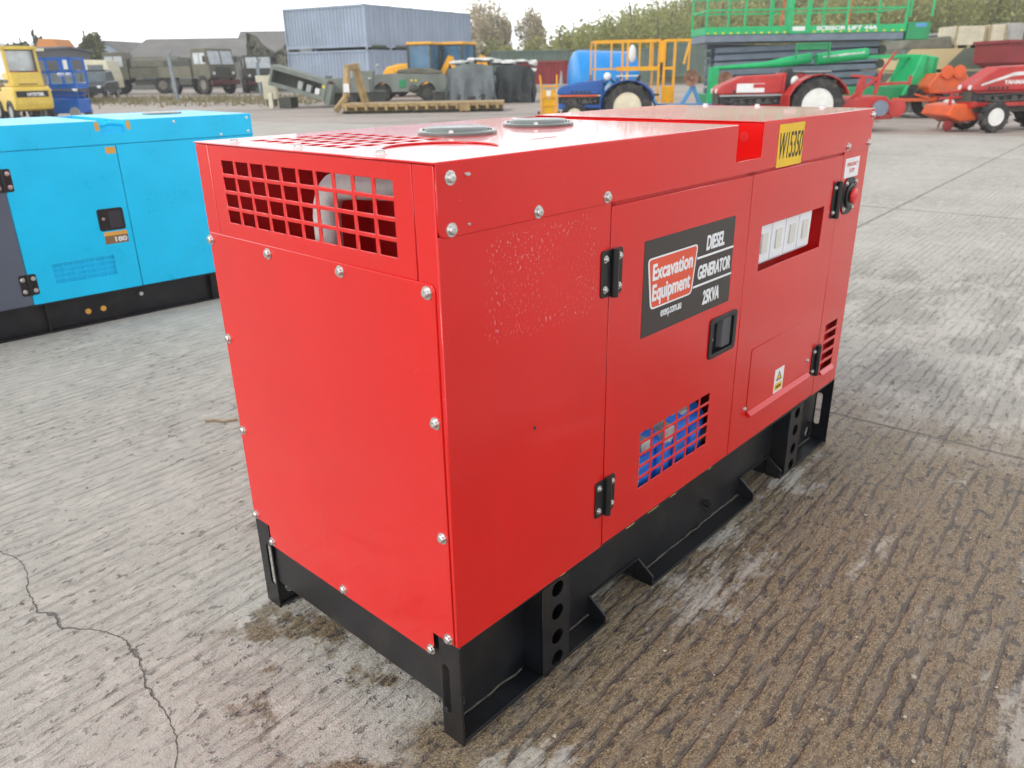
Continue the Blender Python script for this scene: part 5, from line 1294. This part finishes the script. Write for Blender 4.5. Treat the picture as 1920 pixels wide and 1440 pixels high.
# ------------------------------------------------------------------ far left: sheds, long roofs, parked vehicles
def shed(label, loc, rz, lx, ly, eave, ridge, wm, rm, fascia=None, name='shed'):
    T = thing(name, label, 'building', loc, rz)
    q = MB(); q.box(0, lx, 0, ly, 0, eave); q.build('wall', wm, T)
    q = MB(); h = .12
    pr = [(-.3, eave-.05), (ly/2, ridge), (ly+.3, eave-.05), (ly+.3, eave+.08), (ly/2, ridge+h), (-.3, eave+.08)]
    q.prism(pr, -.3, lx+.3, 'yz'); q.build('roof', rm, T)
    for x in (0.004, lx-.004):
        q = MB(); q.add([(x, 0, eave), (x, ly, eave), (x, ly/2, ridge)], [(0, 1, 2)]); q.build('gable', wm, T)
    for i in range(max(2, int(lx/5))):
        x = 1.2+i*5.0
        if x+1.6 < lx:
            f = MB(); f.box(x, x+1.6, -.03, -.005, .9, 2.0); f = f.build('window', B['glass'], T)
            q = MB(); q.box(x-.06, x+1.66, -.06, -.03, .84, .9); q.build('sill', B['ltgrey'], f)
    if fascia:
        q = MB(); q.box(-.3, lx+.3, -.36, -.31, eave-.12, eave+.06); q.build('fascia', fascia, T)
    return T
shed('low dark-clad shed with a pale roof edge behind the yellow forklift', (-50, 63.5, .2), .05, 15.0, 8, 3.25, 3.45, B['shed'], B['shed'], B['cream'])
shed('long low building with a grey pitched roof behind the army trucks', (-39.3, 88, .2), .05, 24, 14, 3.0, 5.0, B['slate'], B['slate'])
shed('taller grey-roofed building running up to the container stack', (-29.5, 92, .2), .12, 26, 14, 3.0, 5.8, B['slate'], B['slate'])
shed('small pale blue gabled house beyond the long grey roof', (-43.2, 96, .2), 1.45, 8, 3.8, 3.4, 5.0, B['bluegable'], B['slate'], name='house')
CV = thing('van', 'cream van parked at the left end of the army trucks', 'van', (-29.2, 61.0, .2), 0)
q = MB(); q.prism([(-.95, .5), (1.0, .5), (1.0, 1.2), (.8, 2.35), (-.95, 2.4)], -.9, .9, 'xz'); q.build('body', B['cream'], CV, .06)
q = MB(); q.box(-.6, .5, -.92, -.905, 1.45, 2.05); q.build('window', B['glass'], CV)
for x in (-.55, .6):
    for s in (1, -1): wheel(CV, (x, s*.8, .34), .34, .2, B['ltgrey'], .55, side=s)
def car(label, loc, rz, m):
    T = thing('parked_car', label, 'car', loc, rz)
    q = MB(); q.prism([(-2.1, .35), (2.1, .35), (2.15, .75), (1.1, 1.0), (-1.9, 1.05), (-2.15, .8)], -.85, .85, 'xz'); q.build('body', m, T, .06, seg=3)
    q = MB(); q.prism([(-1.6, 1.03), (1.0, .98), (.4, 1.62), (-1.2, 1.66)], -.75, .75, 'xz'); q.build('cabin', B['glass'], T, .05)
    q = MB(); q.box(-1.15, .38, -.72, .72, 1.63, 1.70); q.build('roof', m, T, .03)
    for s in (1, -1):
        q = MB(); q.ball((2.08, s*.6, .70), .10, .16, .09); q.build('headlight', B['lamp'], T, smooth=True)
        for x in (-1.3, 1.3): wheel(T, (x, s*.78, .33), .33, .2, B['ltgrey'], .6, side=s)
    return T
dk = col('black_car_paint', (.03, .034, .042), .3)
car('black car with pale headlights parked before the dark shed', (-25.9, 53.0, .16), -1.35, dk)
car('dark grey car parked behind the blue scissor lift', (-23.9, 45.5, .12), -1.2, col('dark_grey_car_paint', (.055, .06, .068), .35))

# ------------------------------------------------------------------ trees, hill and wood
def leaf_cloud(mb, c, R, n, size, seed, flat=1., clump=8, hole=.25):
    """leaf-sized faces gathered in clumps through the crown's volume"""
    rr = random.Random(seed); cl = []
    for i in range(clump):
        while True:
            p = Vector((rr.uniform(-1, 1), rr.uniform(-1, 1), rr.uniform(-1, 1)))
            if p.length < 1: break
        p = p*(.45+.5*rr.random()); cl.append((Vector((p.x*R[0], p.y*R[1], p.z*R[2])), rr.uniform(.28, .5)))
    for i in range(n):
        q, k = cl[rr.randrange(clump)]
        d = Vector((rr.gauss(0, 1), rr.gauss(0, 1), rr.gauss(0, 1))).normalized()*(rr.random()**.45)
        p = Vector(c)+q+Vector((d.x*R[0]*k, d.y*R[1]*k, d.z*R[2]*k*flat))
        a = Vector((rr.gauss(0, 1), rr.gauss(0, 1), rr.gauss(0, .6))).normalized(); b = a.cross(Vector((rr.gauss(0, 1), rr.gauss(0, 1), rr.gauss(0, 1)))).normalized()
        s = size*rr.uniform(.5, 1.3); o = len(mb.v)
        mb.v += [p-a*s-b*s*.6, p+a*s*.3-b*s*.8, p+a*s+b*s*.5, p-a*s*.2+b*s*.9]; mb.f.append((o, o+1, o+2, o+3))
def limbs(mb, h, r, seed, spread=.5, n=7):
    rr = random.Random(seed); mb.tube([(0, 0, -.2), (.04*h*rr.uniform(-1, 1), 0, h*.4), (.05*h*rr.uniform(-1, 1), .03*h, h*.75), (0, 0, h*.97)], r*.55, 7)
    mb.cyl((0, 0, -.2), (0, 0, h*.35), r, r*.6, n=8)
    for i in range(n):
        z = h*(.28+.6*i/n); a = i*2.4+seed; l = spread*h*(.5+.5*rr.random())*(1-.5*i/n)
        mb.tube([(0, 0, z), (l*.5*math.cos(a), l*.5*math.sin(a), z+l*.35), (l*math.cos(a), l*math.sin(a), z+l*.85)], r*.22, 5)
def tree(name, label, loc, h, R, m, n, size, seed, flat=1., clump=14, zc=.62, trunk=.14, spread=.35):
    T = thing(name, label, 'tree', loc, random.Random(seed).uniform(0, 6))
    t = MB(); limbs(t, h, trunk, seed, spread, 10); t.build('trunk', B['bark'], T, smooth=True)
    c = MB(); leaf_cloud(c, (0, 0, h*zc), R, n, size, seed, flat, clump); c.build('crown', m, T)
    return T
tree('birch_tree', 'tall thin autumn tree with bare twigs, just right of the container stack', (-2.6, 92, .2), 8.1, (3.0, 2.4, 3.4), B['birch'], 6500, .105, 3, 1, 24)
tree('birch_tree', 'narrow browner autumn tree beside the tall one, overlapping it', (-.6, 94, .2), 8.3, (2.0, 1.9, 3.3), B['birch'], 4200, .105, 4, 1, 16)
tree('birch_tree', 'yellowing autumn tree right of the gap beside the hillside wood', (2.9, 95, .2), 7.7, (2.1, 2.0, 3.1), B['birch'], 5200, .105, 7, 1, 18)
tree('broadleaf_tree', 'bushy yellow-green tree between the shed and the pale blue house', (-41.3, 84, .2), 5.7, (2.0, 1.9, 2.3), B['yg'], 4200, .17, 12, 1, 12, .6)
for i, (x, y, h, r, lab) in enumerate(((-52.2, 88, 5.2, 1.9, 'dark conifer at the left edge of the photo above the shed'), (-50.0, 88, 5.3, 2.0, 'dark bushy conifer in the middle of the three above the shed'), (-47.9, 88, 5.0, 1.7, 'dark conifer nearest the orange roof above the shed'))):
    tree('conifer', lab, (x, y, .2), h, (r, r, 1.9), B['conifer'], 2200, .2, 20+i, 1, 12, .62)
tree('spindly_tree', 'thin bare-topped conifer sticking up above the others on the left', (-49.5, 90, .2), 6.3, (.30, .30, 1.4), B['conifer'], 260, .13, 31, 1, 6, .74, .12, .1)
tree('spindly_tree', 'thin pointed conifer between the yellow-green tree and the pale blue house', (-47.6, 100, .2), 6.5, (.45, .45, 1.2), B['conifer'], 380, .16, 33, 1, 6, .76, .12, .1)
RT = thing('low_building', 'low building with an orange roof rising above the dark shed', 'building', (-46.6, 85, .2), 0)
q = MB(); q.box(0, 1.9, 0, 3, 0, 4.1); q.build('wall', B['cream'], RT); q = MB(); q.prism([(-.2, 4.1), (2.1, 4.1), (1.6, 4.9), (.3, 4.9)], -.2, 3.2, 'xz'); q.build('roof', col('orange_tiles', (.62, .24, .06), .7), RT)

def hill_z(x, y):
    s = (x-4-(y-75)*.05)
    a = smooth01(0, 26, s)*smooth01(62, 125, y); b = smooth01(10, 60, s)*smooth01(44, 110, y)
    return .2+4.6*a+4.4*b+.35*math.sin(x*.13+y*.07)*a
hm = MB(); NX, NY = 46, 34
for j in range(NY):
    for i in range(NX):
        x = -10+150*i/(NX-1); y = 44+150*(j/(NY-1))**1.3; z = hill_z(x, y)
        hm.v.append(Vector((x, y, z-.35 if z < .32 else z)))
for j in range(NY-1):
    for i in range(NX-1): a = j*NX+i; hm.f.append((a, a+1, a+NX+1, a+NX))
t_ = NT('rough_bank_grass'); n_ = t_.noise(.25, 6, .7)
struct(hm.build('hill', t_.out(t_.mix(t_.rng(n_, .35, .65), (.20, .155, .11), (.21, .195, .09)), .95), smooth=True))
# the wood on the hillside: too dense to count
wm = MB(); tm = MB(); rg = random.Random(21)
pts = []
while len(pts) < 520:
    y = 68+72*rg.random()**1.2; x = rg.uniform(3, 105)
    s = x-(4.3+(y-75)*.05)
    if s < 0 or x/y > .86: continue
    if x > 19 and y < 74: continue
    pts.append((x, y, s))
for k in range(26):                                        # low scrub running on behind the containers
    x = -4.5+k*.46; y = 90+rg.uniform(-3, 3); h = rg.uniform(4.0, 5.4)
    leaf_cloud(wm, (x, y, .2+h*.5), (1.4, 1.3, h*.5), 420, .14, 900+k, 1, 9)
for k, (x, y, s) in enumerate(pts):
    z = hill_z(x, y)
    h = (4.4+1.9*smooth01(0, 9, s))*rg.uniform(.78, 1.18)+(1.3 if rg.random() < .06 else 0)
    r = h*.42*rg.uniform(.8, 1.2); far = y/75
    leaf_cloud(wm, (x, y, z+h*.55), (r, r, h*.48), int(720/far), .125*far**.7, k, 1, 12)
    if k % 2 == 0: tm.tube([(x, y, z-.3), (x+rg.uniform(-.2, .2), y, z+h*.5), (x+rg.uniform(-.4, .4), y, z+h*.95)], .06, 5)
wood = wm.build('woodland', B['autumn']); tag(wood, 'dense autumn wood of olive and yellow trees covering the hillside', 'woodland', kind='stuff')
tag(tm.build('woodland_trunks', B['bark']), 'thin bare trunks standing among the hillside wood', 'woodland', kind='stuff')

# ------------------------------------------------------------------ thin autumn haze over the yard
hz = MB(); hz.box(-140, 180, -40, 230, -1.2, 40)
me = bpy.data.meshes.new('haze'); me.from_pydata([tuple(v) for v in hz.v], [], hz.f)
hmat = bpy.data.materials.new('thin_haze'); hmat.use_nodes = True
hn = hmat.node_tree.nodes; hn.clear(); vo = hn.new('ShaderNodeOutputMaterial'); vp = hn.new('ShaderNodeVolumePrincipled')
vp.inputs['Density'].default_value = .0013; vp.inputs['Color'].default_value = (.93, .95, .97, 1); vp.inputs['Anisotropy'].default_value = .2
hmat.node_tree.links.new(vp.outputs['Volume'], vo.inputs['Volume']); me.materials.append(hmat)
hob = bpy.data.objects.new('haze', me); C.objects.link(hob); hob['kind'] = 'stuff'; hob['label'] = 'thin pale haze hanging over the whole yard'; hob['category'] = 'haze'
